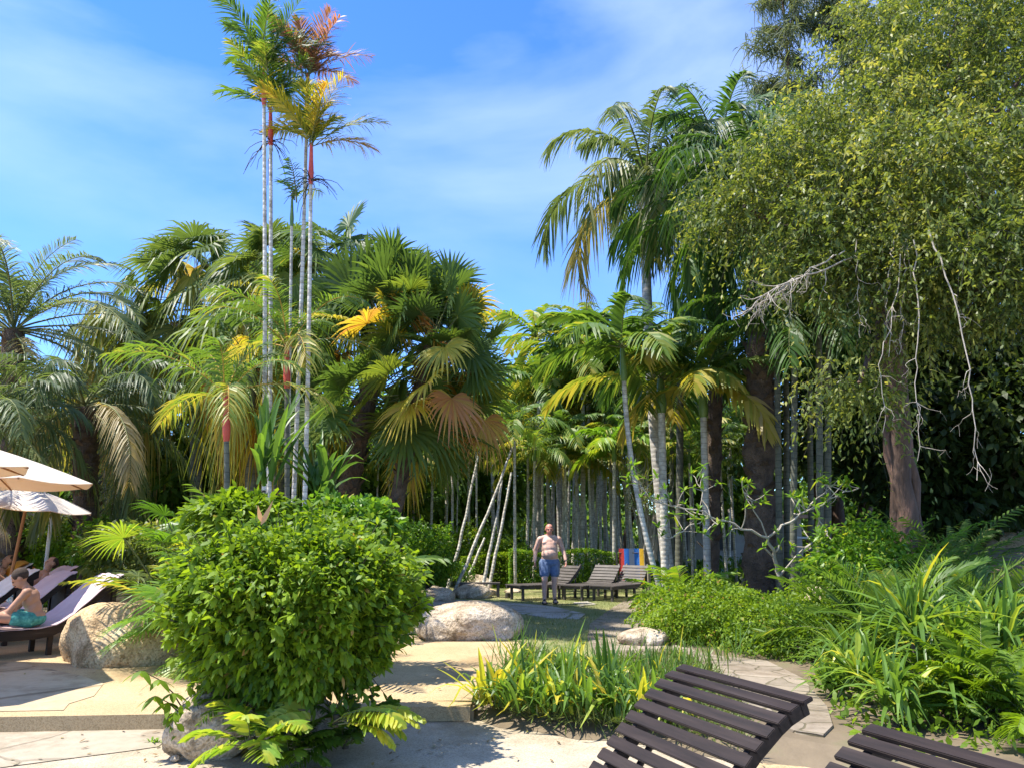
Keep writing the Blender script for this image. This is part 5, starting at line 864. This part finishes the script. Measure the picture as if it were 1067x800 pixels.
for i, (px, Y, lb) in enumerate([(574, 19.3, None), (618, 19.5, 'middle dark lounger on the lawn with wide raised back'), (648, 19.3, 'right dark lounger on the lawn in front of the striped towel')]):
    o = proto if i == 0 else copy_tree(proto)
    if lb: o['label'] = lb
    b = base_at(px + 6, Y); o.location = b; o.rotation_euler = (0, 0, R([-58, -38, -38][i]))
# striped towel hanging on a rack behind them
mb = MB(); n = 24; x = np.linspace(-.30, .30, 2); cols = ['s_red', 's_blue', 's_grey', 's_blue', 's_yel']
M['s_red'] = solid('red_stripe', [(.3, (.55, .04, .03)), (.7, (.65, .07, .05))]); M['s_blue'] = solid('blue_stripe', [(.3, (.03, .16, .55)), (.7, (.05, .22, .65))]); M['s_grey'] = solid('grey_stripe', [(.3, (.35, .38, .5)), (.7, (.42, .45, .56))]); M['s_yel'] = solid('yellow_stripe', [(.3, (.7, .38, .02)), (.7, (.8, .48, .03))])
ed = [-.32, -.19, -.06, .08, .21, .32]; zz = np.linspace(0, -.92, 12)
for k in range(5):
    xs = np.linspace(ed[k], ed[k + 1], 4); g = np.array([[(xx, .02 * math.sin(xx * 14) * (1 - z) - .03 * abs(z) + yo, z) for xx in xs] for z in zz for yo in (0,)]).reshape(12, 4, 3)
    i, j = np.meshgrid(np.arange(11), np.arange(3), indexing='ij'); q = (i * 4 + j).ravel(); f = np.stack([q, q + 1, q + 5, q + 4], 1)
    mb.add(g.reshape(-1, 3), f, .5, k, True); g2 = g.copy(); g2[..., 1] += .012; mb.add(g2.reshape(-1, 3), f[:, ::-1], .5, k, True)
b = base_at(659, 20.6); tw = mb.build('striped_towel', [M[c] for c in cols], None, (b[0], b[1], UZ + 1.16)); tag(tw, 'striped towel in red, blue, grey and yellow hanging behind the right lawn lounger', 'towel')
rk = empty('towel_rack', b); mb = MB(); tube(mb, [(-.4, .015, 1.05), (.4, .015, 1.05)], .012, 8); kid(mb.build('rail', M['greywood'], rk)); tag(rk, 'dark wooden rack holding the striped towel', 'rack')
for sx in (-1, 1): mb = MB(); box(mb, (sx * .38, .015, .54), (.04, .04, 1.08)); kid(mb.build('post', M['greywood'], rk))
# small bench end and stump on the lawn
bn = empty('low_bench', G(519, 622)); mb = MB(); box(mb, (-.45, 0, .34), (1.0, .28, .04), bev=.005); kid(mb.build('seat', M['greywood'], bn))
for xx in (0.0, -.9): mb = MB(); box(mb, (xx, 0, .16), (.07, .22, .32), bev=.005); kid(mb.build('leg', M['greywood'], bn))
tag(bn, 'low dark wooden bench on the lawn left of the standing man', 'bench')
mb = MB(); tube(mb, [(0, 0, -.02), (0, 0, .13)], [.07, .06], 9); tag(mb.build('stump', M['darktwig'], None, G(529, 623)), 'short dark stump beside the low bench on the lawn', 'stump')
sb = empty('stone_bench', base_at(526, 23.6)); mb = MB(); box(mb, (0, 0, .42), (1.1, .4, .10), bev=.02); kid(mb.build('seat', M['rough_trunk'], sb))
for xx in (-.4, .4): mb = MB(); box(mb, (xx, 0, .18), (.16, .34, .37), bev=.01); kid(mb.build('leg', M['rough_trunk'], sb))
tag(sb, 'dark heavy bench in the shade before the tan boulder', 'bench')
# white rail and building behind
wr = empty('white_railing', base_at(832, 19)); mb = MB(); z0 = at(840, 560, 19)[2] - UZ; tube(mb, [(-0.25, 0, z0), (0.75, 0, z0)], .03, 8); kid(mb.build('rail', M['white'], wr))
for xx in (-.22, .72): mb = MB(); tube(mb, [(xx, 0, 0), (xx, 0, z0)], .022, 8); kid(mb.build('post', M['wallgrey'], wr))
tag(wr, 'white pipe railing behind the slim dark stems', 'railing')
def house(name, lb, px, Y, wd, h, dp, seed):
    b = base_at(px, Y); o = empty(name, b); mb = MB(); box(mb, (0, dp / 2, h / 2), (wd, dp, h)); kid(mb.build('wall', M['wallgrey'], o))
    mb = MB(); box(mb, (0, dp / 2, h + .08), (wd + .8, dp + .8, .16)); kid(mb.build('roof', M['roof'], o))
    for k in range(int(wd // 2.2)):
        xx = -wd / 2 + 1.1 + k * 2.2; w_ = MB(); box(w_, (xx, -.02, h * .55), (1.0, .06, h * .4)); f = kid(w_.build('window', M['white'] if seed == 1 else M['greywood'], o)); g = MB(); box(g, (xx, -.055, h * .55), (.86, .02, h * .4 - .12)); kid(g.build('pane', M['black'], f))
    tag(o, lb, 'building'); return o
house('low_building', 'low grey building with white window frames behind the umbrella tips', 112, 24, 6, 2.0, 3, 1)
house('low_building', 'low grey building half hidden behind the striped towel and palm trunks', 760, 37, 7, 2.3, 3, 2)
wp = MB(); tube(wp, [(0, 0, 0), (0, 0, at(42, 533, 15.5)[2] - UZ)], .035, 8); tag(wp.build('white_post', M['white'], None, base_at(42, 15.5)), 'thin white post under the tip of the lower umbrella', 'post')

# ------------------------------------------------------------------ umbrellas
def umbrella(label, c, rim_z, rad, rise, lean, seed, group='cream umbrellas at the left', rot=0.2):
    o = empty('umbrella', c); nseg = 8; k = 5; mb = MB(); hub = None
    ang = rot + np.arange(nseg) * 2 * np.pi / nseg
    for off_, fl in ((0, False), (-.012, True)):
        for i in range(nseg):
            a0, a1 = ang[i], ang[i] + 2 * np.pi / nseg; e0 = np.array([math.cos(a0), math.sin(a0)]) * rad; e1 = np.array([math.cos(a1), math.sin(a1)]) * rad; g = []
            for s in np.linspace(0.02, 1, k + 1):
                for t in np.linspace(0, 1, k + 1):
                    xy = (e0 * (1 - t) + e1 * t) * s; z = rim_z + rise * (1 - s) - .05 * math.sin(math.pi * t) * s * (1 - .2 * s) + off_ + .03 * math.sin(math.pi * s); g.append((*xy, z))
            q = (np.arange(k)[:, None] * (k + 1) + np.arange(k)[None]).ravel(); f = np.stack([q, q + k + 1, q + k + 2, q + 1], 1); mb.add(g, f[:, ::-1] if fl else f, .5, 0, True)
    cn = kid(mb.build('canopy', M['canvas'], o))
    for i in range(nseg):
        rb = MB(); e = np.array([math.cos(ang[i]) * rad, math.sin(ang[i]) * rad, rim_z - .02]); tube(rb, [np.array([0, 0, rim_z + rise - .04]), (e + [0, 0, rim_z + rise - .04]) / 2 + [0, 0, .005], e], .011, 5); kid(rb.build('rib', M['wood'], o))
        st = MB(); tube(st, [np.array([0, 0, rim_z - .02]), e * [.5, .5, 1] + [0, 0, rise * .5 - .03]], .008, 5); kid(st.build('strut', M['wood'], o))
    mb = MB(); tube(mb, [(0, 0, 0), (0, 0, rim_z + rise)], .028, 10); kid(mb.build('pole', M['wood'], o)); mb = MB(); tube(mb, [(0, 0, rim_z + rise), (0, 0, rim_z + rise + .09)], [.03, .012], 8); kid(mb.build('finial', M['wood'], o))
    mb = MB(); box(mb, (0, 0, .05), (.5, .5, .1), bev=.01); kid(mb.build('base', M['wallgrey'], o)); tag(o, label, 'umbrella', group); o.rotation_euler = (lean[0], lean[1], 0); return o
umbrella('larger cream umbrella cut by the left edge, nearer and higher', (-8.0, 11.2, TZ), 2.23, 1.78, .62, (0, 0), 1)
umbrella('lower cream umbrella on a slanting brown pole, behind the larger one', base_at(1, 13.9, TZ), 1.98, 1.12, .36, (0, .10), 2, rot=.1)
umbrella('cream umbrella outside the left edge whose shadow falls on the paving', (-6.75, 7.95, TZ), 2.2, 1.6, .5, (0, 0), 3)

# ------------------------------------------------------------------ people
def ell(mb, c, r_, rot=None, n=16):
    th = np.linspace(0, np.pi, n // 2 + 2)[1:-1]; ph = np.linspace(0, 2 * np.pi, n, endpoint=False); v = np.array([[math.sin(a) * math.cos(b), math.sin(a) * math.sin(b), math.cos(a)] for a in th for b in ph] + [[0, 0, 1], [0, 0, -1]]) * np.asarray(r_)
    if rot is not None: v = v @ np.array(rot).T
    k = len(th); j = np.arange(n); f = [[i * n + q, (i + 1) * n + q, (i + 1) * n + (q + 1) % n, i * n + (q + 1) % n] for i in range(k - 1) for q in range(n)]
    mb.add(v + np.asarray(c), f); m0 = mb.n - len(v); top, bot = len(v) - 2, len(v) - 1
    mb.F.append((np.array([[top, q, (q + 1) % n] for q in range(n)]) + m0, 0, False)); mb.F.append((np.array([[bot, (k - 1) * n + (q + 1) % n, (k - 1) * n + q] for q in range(n)]) + m0, 0, False))
def limb(mb, pts, rad):
    pts = [np.asarray(p, float) for p in pts]; P_, R_ = [], []
    for i in range(len(pts) - 1):
        for t in np.linspace(0, 1, 5, endpoint=False): P_.append(pts[i] * (1 - t) + pts[i + 1] * t); R_.append(rad[i] * (1 - t) + rad[i + 1] * t)
    P_.append(pts[-1]); R_.append(rad[-1]); tube(mb, P_, R_, 12)
    for p, q in zip(pts, rad): ell(mb, p, (q, q, q), n=12)
def hand(mb, wrist, d, nrm_, side, s=1.0, curl=.5):
    wrist, d, nn = np.asarray(wrist, float), nrm(np.asarray(d, float)), nrm(np.asarray(nrm_, float)); sd_ = np.cross(d, nn) * side; palm_c = wrist + d * .045 * s
    Mx = np.stack([sd_, nn, d], 1); ell(mb, palm_c, (.040 * s, .015 * s, .052 * s), Mx, 12)
    for k, (o_, ln) in enumerate([(-.030, .062), (-.010, .075), (.010, .070), (.029, .055)]):
        a = wrist + d * .085 * s + sd_ * o_ * s; b = a + (d + nn * curl * .4) * ln * .5 * s; c_ = b + nrm(d * .6 + nn * curl * 1.4) * ln * .5 * s; limb(mb, [a - d * .02 * s, b, c_], [.0095 * s, .009 * s, .0075 * s])
    a = wrist + d * .03 * s - sd_ * .032 * s; limb(mb, [a, a - sd_ * .03 * s + d * .025 * s + nn * .01 * s, a - sd_ * .035 * s + d * .055 * s + nn * .015 * s], [.012 * s, .0105 * s, .008 * s])
def remesh(name, mb, mats, root, vox, smooth=6, fn=None):
    tmp = mb.build('tmp_shape', mats[0]); m = tmp.modifiers.new('r', 'REMESH'); m.mode = 'VOXEL'; m.voxel_size = vox; m.use_smooth_shade = True; s_ = tmp.modifiers.new('s', 'SMOOTH'); s_.factor = .5; s_.iterations = smooth
    dg = bpy.context.evaluated_depsgraph_get(); me = bpy.data.meshes.new_from_object(tmp.evaluated_get(dg)); me.name = name; bpy.data.objects.remove(tmp); me.materials.clear()
    for q in mats: me.materials.append(q)
    if fn:
        for p_ in me.polygons: p_.material_index = fn(p_.center)
    o = bpy.data.objects.new(name, me); C.objects.link(o); o.parent = root; return kid(o) if root else o
def head(mb, c, s, fwd, up=(0, 0, 1)):
    """fwd: face direction"""
    c = np.asarray(c, float); f = nrm(np.asarray(fwd, float)); u_ = nrm(np.asarray(up, float) - f * np.dot(up, f)); sd_ = np.cross(f, u_); Mx = np.stack([sd_, f, u_], 1)
    L_ = lambda x_, y_, z_: c + (sd_ * x_ + f * y_ + u_ * z_) * s
    ell(mb, L_(0, -.012, .025), np.array([.075, .092, .088]) * s, Mx); ell(mb, L_(0, .022, -.045), np.array([.058, .062, .068]) * s, Mx); ell(mb, L_(0, .055, -.085), np.array([.026, .022, .02]) * s, Mx, 10)
    ell(mb, L_(0, .088, -.018), np.array([.012, .02, .024]) * s, Mx, 10); ell(mb, L_(0, .098, -.032), np.array([.017, .014, .011]) * s, Mx, 10); ell(mb, L_(0, .076, .016), np.array([.05, .014, .011]) * s, Mx, 10)
    ell(mb, L_(0, .076, -.062), np.array([.026, .012, .009]) * s, Mx, 10)
    for q in (-1, 1): ell(mb, L_(q * .077, -.01, -.01), np.array([.011, .021, .033]) * s, Mx, 10)
    return L_
def face_parts(L_, s, root, closed=False):
    for q in (-1, 1):
        mb = MB(); ell(mb, L_(q * .031, .080, .002), (.011 * s, .006 * s, .006 * s), n=8); kid(mb.build('eye', M['black'], root))
    mb = MB(); ell(mb, L_(0, .088, -.063), (.022 * s, .004 * s, .004 * s), n=8); kid(mb.build('mouth', M['skin_red'], root))
# the standing man
man = empty('person', base_at(573, 17.6, UZ + .024)); man.scale = (1.07, 1.05, .97); mb = MB(); ell(mb, (0, -.045, 1.22), (.172, .135, .16)); ell(mb, (0, -.03, 1.30), (.172, .125, .12))
ell(mb, (0, -.02, 1.00), (.175, .135, .14)); ell(mb, (0, -.055, 1.10), (.178, .155, .155)); ell(mb, (0, -.075, 1.10), (.15, .145, .14)); ell(mb, (0, 0, 1.22), (.165, .12, .17)); ell(mb, (0, -.01, 1.36), (.178, .118, .13)); ell(mb, (0, 0.01, 1.44), (.17, .085, .075))
for q in (-1, 1):
    ell(mb, (q * .085, -.085, 1.355), (.075, .045, .055)); ell(mb, (q * .19, 0, 1.435), (.066, .066, .07)); ell(mb, (q * .09, .01, .92), (.105, .12, .12))
    limb(mb, [(q * .06, .02, 1.50), (q * .17, .01, 1.455)], [.045, .05])
limb(mb, [(0, .012, 1.46), (0, -.005, 1.565)], [.068, .060]); Lh = head(mb, (0, -.02, 1.66), 1.08, (0, -1, -.12))
limb(mb, [(-.205, 0, 1.43), (-.29, .05, 1.18), (-.305, .0, .95)], [.060, .050, .034]); limb(mb, [(.205, 0, 1.43), (.285, .0, 1.19), (.325, -.12, .97)], [.060, .050, .034])
hand(mb, (-.305, .0, .94), (-.02, -.12, -1), (0, 0, 0) if 0 else (.9, -.3, 0), 1); hand(mb, (.325, -.12, .96), (.03, -.12, -1), (-.9, -.3, 0), -1)
limb(mb, [(-.095, 0, .90), (-.12, -.14, .51), (-.125, -.10, .09)], [.098, .064, .040]); limb(mb, [(.095, .0, .90), (.10, -.02, .50), (.105, .06, .09)], [.098, .064, .040])
ell(mb, (-.122, -.10, .36), (.058, .062, .11)); ell(mb, (.102, .06, .36), (.058, .062, .11))
for xx, yy in ((-.128, -.17), (.115, -.01)): ell(mb, (xx, yy, .045), (.045, .125, .035)); ell(mb, (xx, yy + .07, .05), (.036, .045, .045))
remesh('body', mb, [M['skin'], M['skin_red']], man, .009, 5, lambda c: 1 if (c.z > 1.53 or (c.z < .90 and abs(c.x) > .24)) else 0)
face_parts(Lh, 1.08, man)
mb = MB(); ell(mb, (0, -.012, .965), (.184, .148, .085)); ell(mb, (0, -.01, .90), (.19, .15, .10)); limb(mb, [(-.10, -.005, .90), (-.115, -.085, .665)], [.125, .108]); limb(mb, [(.098, 0, .90), (.105, -.01, .665)], [.125, .105])
remesh('shorts', mb, [M['denim']], man, .010, 3)
mb = MB(); ell(mb, (0, -.012, 1.01), (.178, .145, .028)); remesh('waistband', mb, [M['black']], man, .008, 1)
for xx, yy in ((-.128, -.17), (.115, -.01)):
    mb = MB(); ell(mb, (xx, yy, .014), (.052, .140, .018)); limb(mb, [(xx - .045, yy - .05, .03), (xx, yy - .05, .085), (xx + .045, yy - .05, .03)], [.016, .016, .016]); limb(mb, [(xx - .042, yy + .02, .03), (xx, yy + .01, .105), (xx + .042, yy + .02, .03)], [.014, .014, .014]); limb(mb, [(xx - .04, yy + .05, .05), (xx, yy + .115, .07), (xx + .04, yy + .05, .05)], [.011, .011, .011]); s_ = mb.build('sandal', M['black'], man); kid(s_)
tag(man, 'bald shirtless man in blue grey shorts and black sandals standing on the path slab', 'person'); man.rotation_euler = (0, 0, R(4))

# ------------------------------------------------------------------ wave loungers at the left with towels
A_ = G(60, 653, .46); B_ = G(0, 664, .46); e_ = nrm(np.array([-.60, -.80, 0])); pd = np.array([e_[1], -e_[0], 0]); pd = pd if pd[1] > 0 else -pd      # foot direction, far side direction
wang = math.atan2(e_[1], e_[0])
def wave_lounger(label, A0, towelm, seed, tl_len=1.5):
    """local +x = foot direction, local +y = towards the near side"""
    o = empty('wave_lounger', (A0[0], A0[1], TZ)); W_ = .62; xs = np.array([-.78, -.66, -.5, -.34, -.18, -.05, .08, .25, .5, .75, 1.0, 1.2, 1.35]); zs = np.array([.94, .88, .76, .62, .48, .385, .34, .325, .33, .345, .35, .34, .30])
    t = np.linspace(0, len(xs) - 1, 40); X = np.interp(t, range(len(xs)), xs); Z = np.interp(t, range(len(xs)), zs)
    def sheet(mb, X, Z, y0, y1, th, wav=0., ny=8, mat=0):
        y = np.linspace(y0, y1, ny); n = len(X); rr = np.random.default_rng(seed)
        up = np.array([[(X[i], yy, Z[i] + th + wav * math.sin(yy * 17 + X[i] * 5) * .5 + wav * .4 * rr.normal()) for yy in y] for i in range(n)]).reshape(-1, 3); lo = up - [0, 0, th]
        i, j = np.meshgrid(np.arange(n - 1), np.arange(ny - 1), indexing='ij'); q = (i * ny + j).ravel(); f = np.stack([q, q + 1, q + ny + 1, q + ny], 1); mb.add(up, f[:, ::-1], .5, mat, True); mb.add(lo, f, .5, mat, True)
        m = n * ny; 
        for s_, rev in ((0, 0), (ny - 1, 1)):
            q = np.arange(n - 1) * ny + s_; ff = np.stack([q, q + ny, q + ny + m, q + m], 1); mb.add(np.vstack([up, lo]), ff if not rev else ff[:, ::-1], .5, mat)
        for r0 in (0, (n - 1) * ny):
            q = r0 + np.arange(ny - 1); mb.add(np.vstack([up, lo]), np.stack([q, q + 1, q + 1 + m, q + m], 1), .5, mat)
    mb = MB(); sheet(mb, X, Z - .03, -W_, 0, .03); kid(mb.build('seat', M['darkwood'], o))
    for yy in (-W_ + .02, -.02):
        mb = MB(); sheet(mb, X, Z - .115, yy - .018, yy + .018, .09, ny=2); kid(mb.build('side_rail', M['darkwood'], o))
    for yy in (-W_ + .06, -.06):
        for xx, hh in ((-.70, .86), (.05, .26), (1.15, .26)): mb = MB(); box(mb, (xx, yy, hh / 2), (.06, .05, hh), bev=.004); kid(mb.build('leg', M['darkwood'], o))
    mb = MB(); box(mb, (-.70, -W_ / 2, .45), (.02, W_ - .15, .7)); kid(mb.build('back_panel', M['greywood'], o))
    o.rotation_euler = (0, 0, wang); tag(o, label, 'sun lounger', 'towel covered loungers at the left')
    mb = MB(); k = t < 12 * tl_len; sheet(mb, X[k], Z[k] + .004, -W_ - .02, .01, .012, .012, 14); tw = mb.build('towel', towelm, None, o.location); tw.rotation_euler = o.rotation_euler; return o, tw
L1, T1 = wave_lounger('lounger under the sitting boy, nearest boulder', A_, M['mauve'], 1); tag(T1, 'mauve towel spread over the boy\'s lounger', 'towel')
p2 = A_ + pd * 1.35; L2, T2 = wave_lounger('towel covered lounger directly behind the boy\'s head', p2, M['mauve'], 2); tag(T2, 'pale lilac towel over the empty lounger behind the boy', 'towel')
p3 = A_ + pd * 2.6; L3, T3 = wave_lounger('lounger with white towel cut by the left edge', p3, M['whitecloth'], 3); tag(T3, 'white towel over the lounger at the left edge', 'towel')
p4 = base_at(22, 12.9); L4, T4 = wave_lounger('far lounger carrying the knees up sunbather', p4, M['rose'], 4); tag(T4, 'rose towel under the knees up sunbather', 'towel')
p5 = base_at(-22, 14.3); L5, T5 = wave_lounger('farthest lounger behind the sunbathers', p5, M['whitecloth'], 5); tag(T5, 'white towel on the farthest lounger', 'towel')
# rose end of the towel under the boy's feet
mb = MB(); g = np.array([[(xx, yy, .012 * math.sin(xx * 20) * 0 + .0) for yy in np.linspace(-.6, .03, 6)] for xx in np.linspace(.45, 1.25, 8)]).reshape(-1, 3); g[:, 2] = np.interp(g[:, 0], [.25, .5, .75, 1.0, 1.2], [.325, .33, .345, .35, .34]) + .03 + .004 * np.sin(g[:, 1] * 30)
q = (np.arange(7)[:, None] * 6 + np.arange(5)[None]).ravel(); mb.add(g, np.stack([q, q + 6, q + 7, q + 1], 1), .5, 0, True); mb.add(g - [0, 0, .008], np.stack([q, q + 1, q + 7, q + 6], 1), .5, 0, True); tw = mb.build('towel', M['rose'], None, L1.location); tw.rotation_euler = L1.rotation_euler; tag(tw, 'rose towel under the boy\'s feet', 'towel')
# blue towel on the ground beside lounger
mb = MB(); n = 14; g = np.array([[(x_, y_, .05 + .03 * math.sin(x_ * 9 + y_ * 5) + .02 * math.sin(y_ * 17)) for y_ in np.linspace(-.3, .3, n)] for x_ in np.linspace(-.42, .42, n)]).reshape(-1, 3); q = (np.arange(n - 1)[:, None] * n + np.arange(n - 1)[None]).ravel()
mb.add(g, np.stack([q, q + n, q + n + 1, q + 1], 1), .5, 0, True); mb.add(g - [0, 0, .015], np.stack([q, q + 1, q + n + 1, q + n], 1), .5, 0, True); tag(mb.build('blue_towel', M['blue'], None, G(86, 646, TZ)), 'crumpled bright blue towel on the ground behind the boy\'s lounger', 'towel')
# the boy
bo = A_ + pd * .16 + e_ * .22; boy = empty('person', (bo[0], bo[1], TZ + .345)); boy.rotation_euler = (0, 0, math.atan2(-.36, -.93)); boy.scale = (1.12, 1.12, 1.12); mb = MB()
ell(mb, (0, 0, .10), (.115, .14, .10)); ell(mb, (.02, 0, .20), (.085, .115, .12)); ell(mb, (.055, 0, .31), (.09, .13, .12)); ell(mb, (.085, 0, .39), (.065, .125, .06))
limb(mb, [(.09, 0, .40), (.13, 0, .455)], [.045, .042]); Lb = head(mb, (.185, 0, .535), .94, (.75, 0, -.62), (.6, 0, .8))
for q in (-1, 1):
    ell(mb, (.085, q * .135, .385), (.048, .045, .048)); limb(mb, [(.085, q * .14, .385), (.22, q * .17, .19), (.40, q * .06, .12)], [.042, .035, .024]); hand(mb, (.40, q * .06, .12), (1, -q * .25, -.1), (0, 0, -1), q, .8, .6)
limb(mb, [(.02, .08, .09), (.30, .20, .13), (.58, .05, .055)], [.075, .052, .032]); limb(mb, [(.02, -.08, .09), (.33, -.18, .15), (.62, -.02, .05)], [.075, .052, .032])
ell(mb, (.43, .13, .095), (.085, .045, .045)); ell(mb, (.62, .02, .05), (.07, .034, .03)); ell(mb, (.67, -.03, .05), (.07, .034, .03))
remesh('body', mb, [M['skin_tan']], boy, .0085, 5)
mb = MB(); ell(mb, Lb(0, -.022, .032), np.array([.081, .094, .086]) * .94 * 1.02, np.stack([np.cross(nrm(np.array([.75, 0, -.62])), [0, 1, 0]) * 0 + np.array([0, -1, 0]), nrm(np.array([.75, 0, -.62])), nrm(np.array([.62, 0, .75]))], 1)); remesh('hair', mb, [M['hair']], boy, .009, 2)
face_parts(Lb, .94, boy)
mb = MB(); ell(mb, (.005, 0, .09), (.128, .152, .085)); limb(mb, [(.03, .085, .09), (.16, .145, .11)], [.088, .078]); limb(mb, [(.03, -.085, .09), (.16, -.135, .115)], [.088, .078]); remesh('shorts', mb, [M['teal']], boy, .009, 3)
tag(boy, 'shirtless boy with short brown hair and teal shorts sitting bent forward on a towel', 'person')
ph = empty('phone', (0, 0, 0)); mb = MB(); box(mb, (0, 0, 0), (.13, .07, .009), bev=.003); kid(mb.build('case', M['black'], ph)); v_ = Matrix.Rotation(math.atan2(-.36, -.93), 3, 'Z') @ Vector((.58, 0, .14)); ph.location = (bo[0] + v_.x, bo[1] + v_.y, TZ + .345 + v_.z); ph.rotation_euler = (0, R(-25), math.atan2(-.36, -.93)); tag(ph, 'small dark phone held in the sitting boy\'s hands', 'phone')
# sunbathers on the far loungers
def sunbather(label, loc, rz, knees, shortm, seed, skin=M['skin_tan'], towel=None):
    o = empty('person', loc); o.rotation_euler = (0, 0, rz); mb = MB()      # local +x = towards the feet, seat at origin
    ell(mb, (0, 0, .12), (.15, .17, .12)); ell(mb, (-.14, 0, .24), (.13, .15, .15)); ell(mb, (-.28, 0, .38), (.12, .17, .14)); ell(mb, (-.35, 0, .46), (.08, .17, .08)); limb(mb, [(-.37, 0, .48), (-.43, 0, .56)], [.055, .05]); Lq = head(mb, (-.47, 0, .65), 1.0, (.85, 0, .3), (-.3, 0, .9))
    for q in (-1, 1):
        limb(mb, [(-.34, q * .18, .45), (-.18, q * .25, .24), (.02, q * .16, .17)], [.05, .04, .028]); hand(mb, (.02, q * .16, .17), (1, -q * .2, -.1), (0, 0, -1), q, .95, .4)
        kn = (.40, q * .12, .48) if knees else (.45, q * .12, .14); ft = (.62 if knees else .85, q * .11, .06); limb(mb, [(0, q * .09, .12), kn, ft], [.095, .062, .04]); ell(mb, (ft[0] + .06, ft[1], .06), (.11, .04, .04))
    remesh('body', mb, [skin], o, .011, 5); mb = MB(); ell(mb, Lq(0, -.02, .035), np.array([.08, .08, .075])); ell(mb, Lq(0, -.05, .0), np.array([.075, .06, .075])); remesh('hair', mb, [M['hair']], o, .01, 2); face_parts(Lq, 1, o)
    mb = MB(); ell(mb, (0, 0, .12), (.165, .185, .12))
    for q in (-1, 1): limb(mb, [(0, q * .09, .12), ((.22, q * .11, .32) if knees else (.25, q * .11, .14))], [.115, .1])
    remesh('shorts', mb, [shortm], o, .012, 3); tag(o, label, 'person'); return o
q = p4 + pd * .3; sunbather('reclining sunbather in turquoise shorts with knees drawn up, behind the boy', (q[0], q[1], TZ + .36), wang, True, M['turq'], 1)
q = p5 + pd * .3; s2 = sunbather('dark skinned sunbather behind an orange towel at the left', (q[0], q[1], TZ + .36), wang, True, M['teal'], 2)
mb = MB(); g = []
for s in np.linspace(0, 1, 12):
    P_ = bez((-.42, 0, .42), (-.72, 0, .86), (-.95, 0, .40), 12)[int(s * 11)]
    for yy in np.linspace(-.26, .26, 8): g.append((P_[0], yy, P_[2] + .02 * math.cos(yy * 14) - .1 * abs(yy)))
g = np.array(g); k_ = (np.arange(11)[:, None] * 8 + np.arange(7)[None]).ravel(); mb.add(g, np.stack([k_, k_ + 8, k_ + 9, k_ + 1], 1), .5, 0, True); mb.add(g - [0, 0, .012], np.stack([k_, k_ + 1, k_ + 9, k_ + 8], 1), .5, 0, True)
tw = mb.build('orange_towel', M['orange'], None, s2.location); tw.rotation_euler = s2.rotation_euler; tag(tw, 'orange towel draped over the lounger back by the farther sunbather', 'towel')
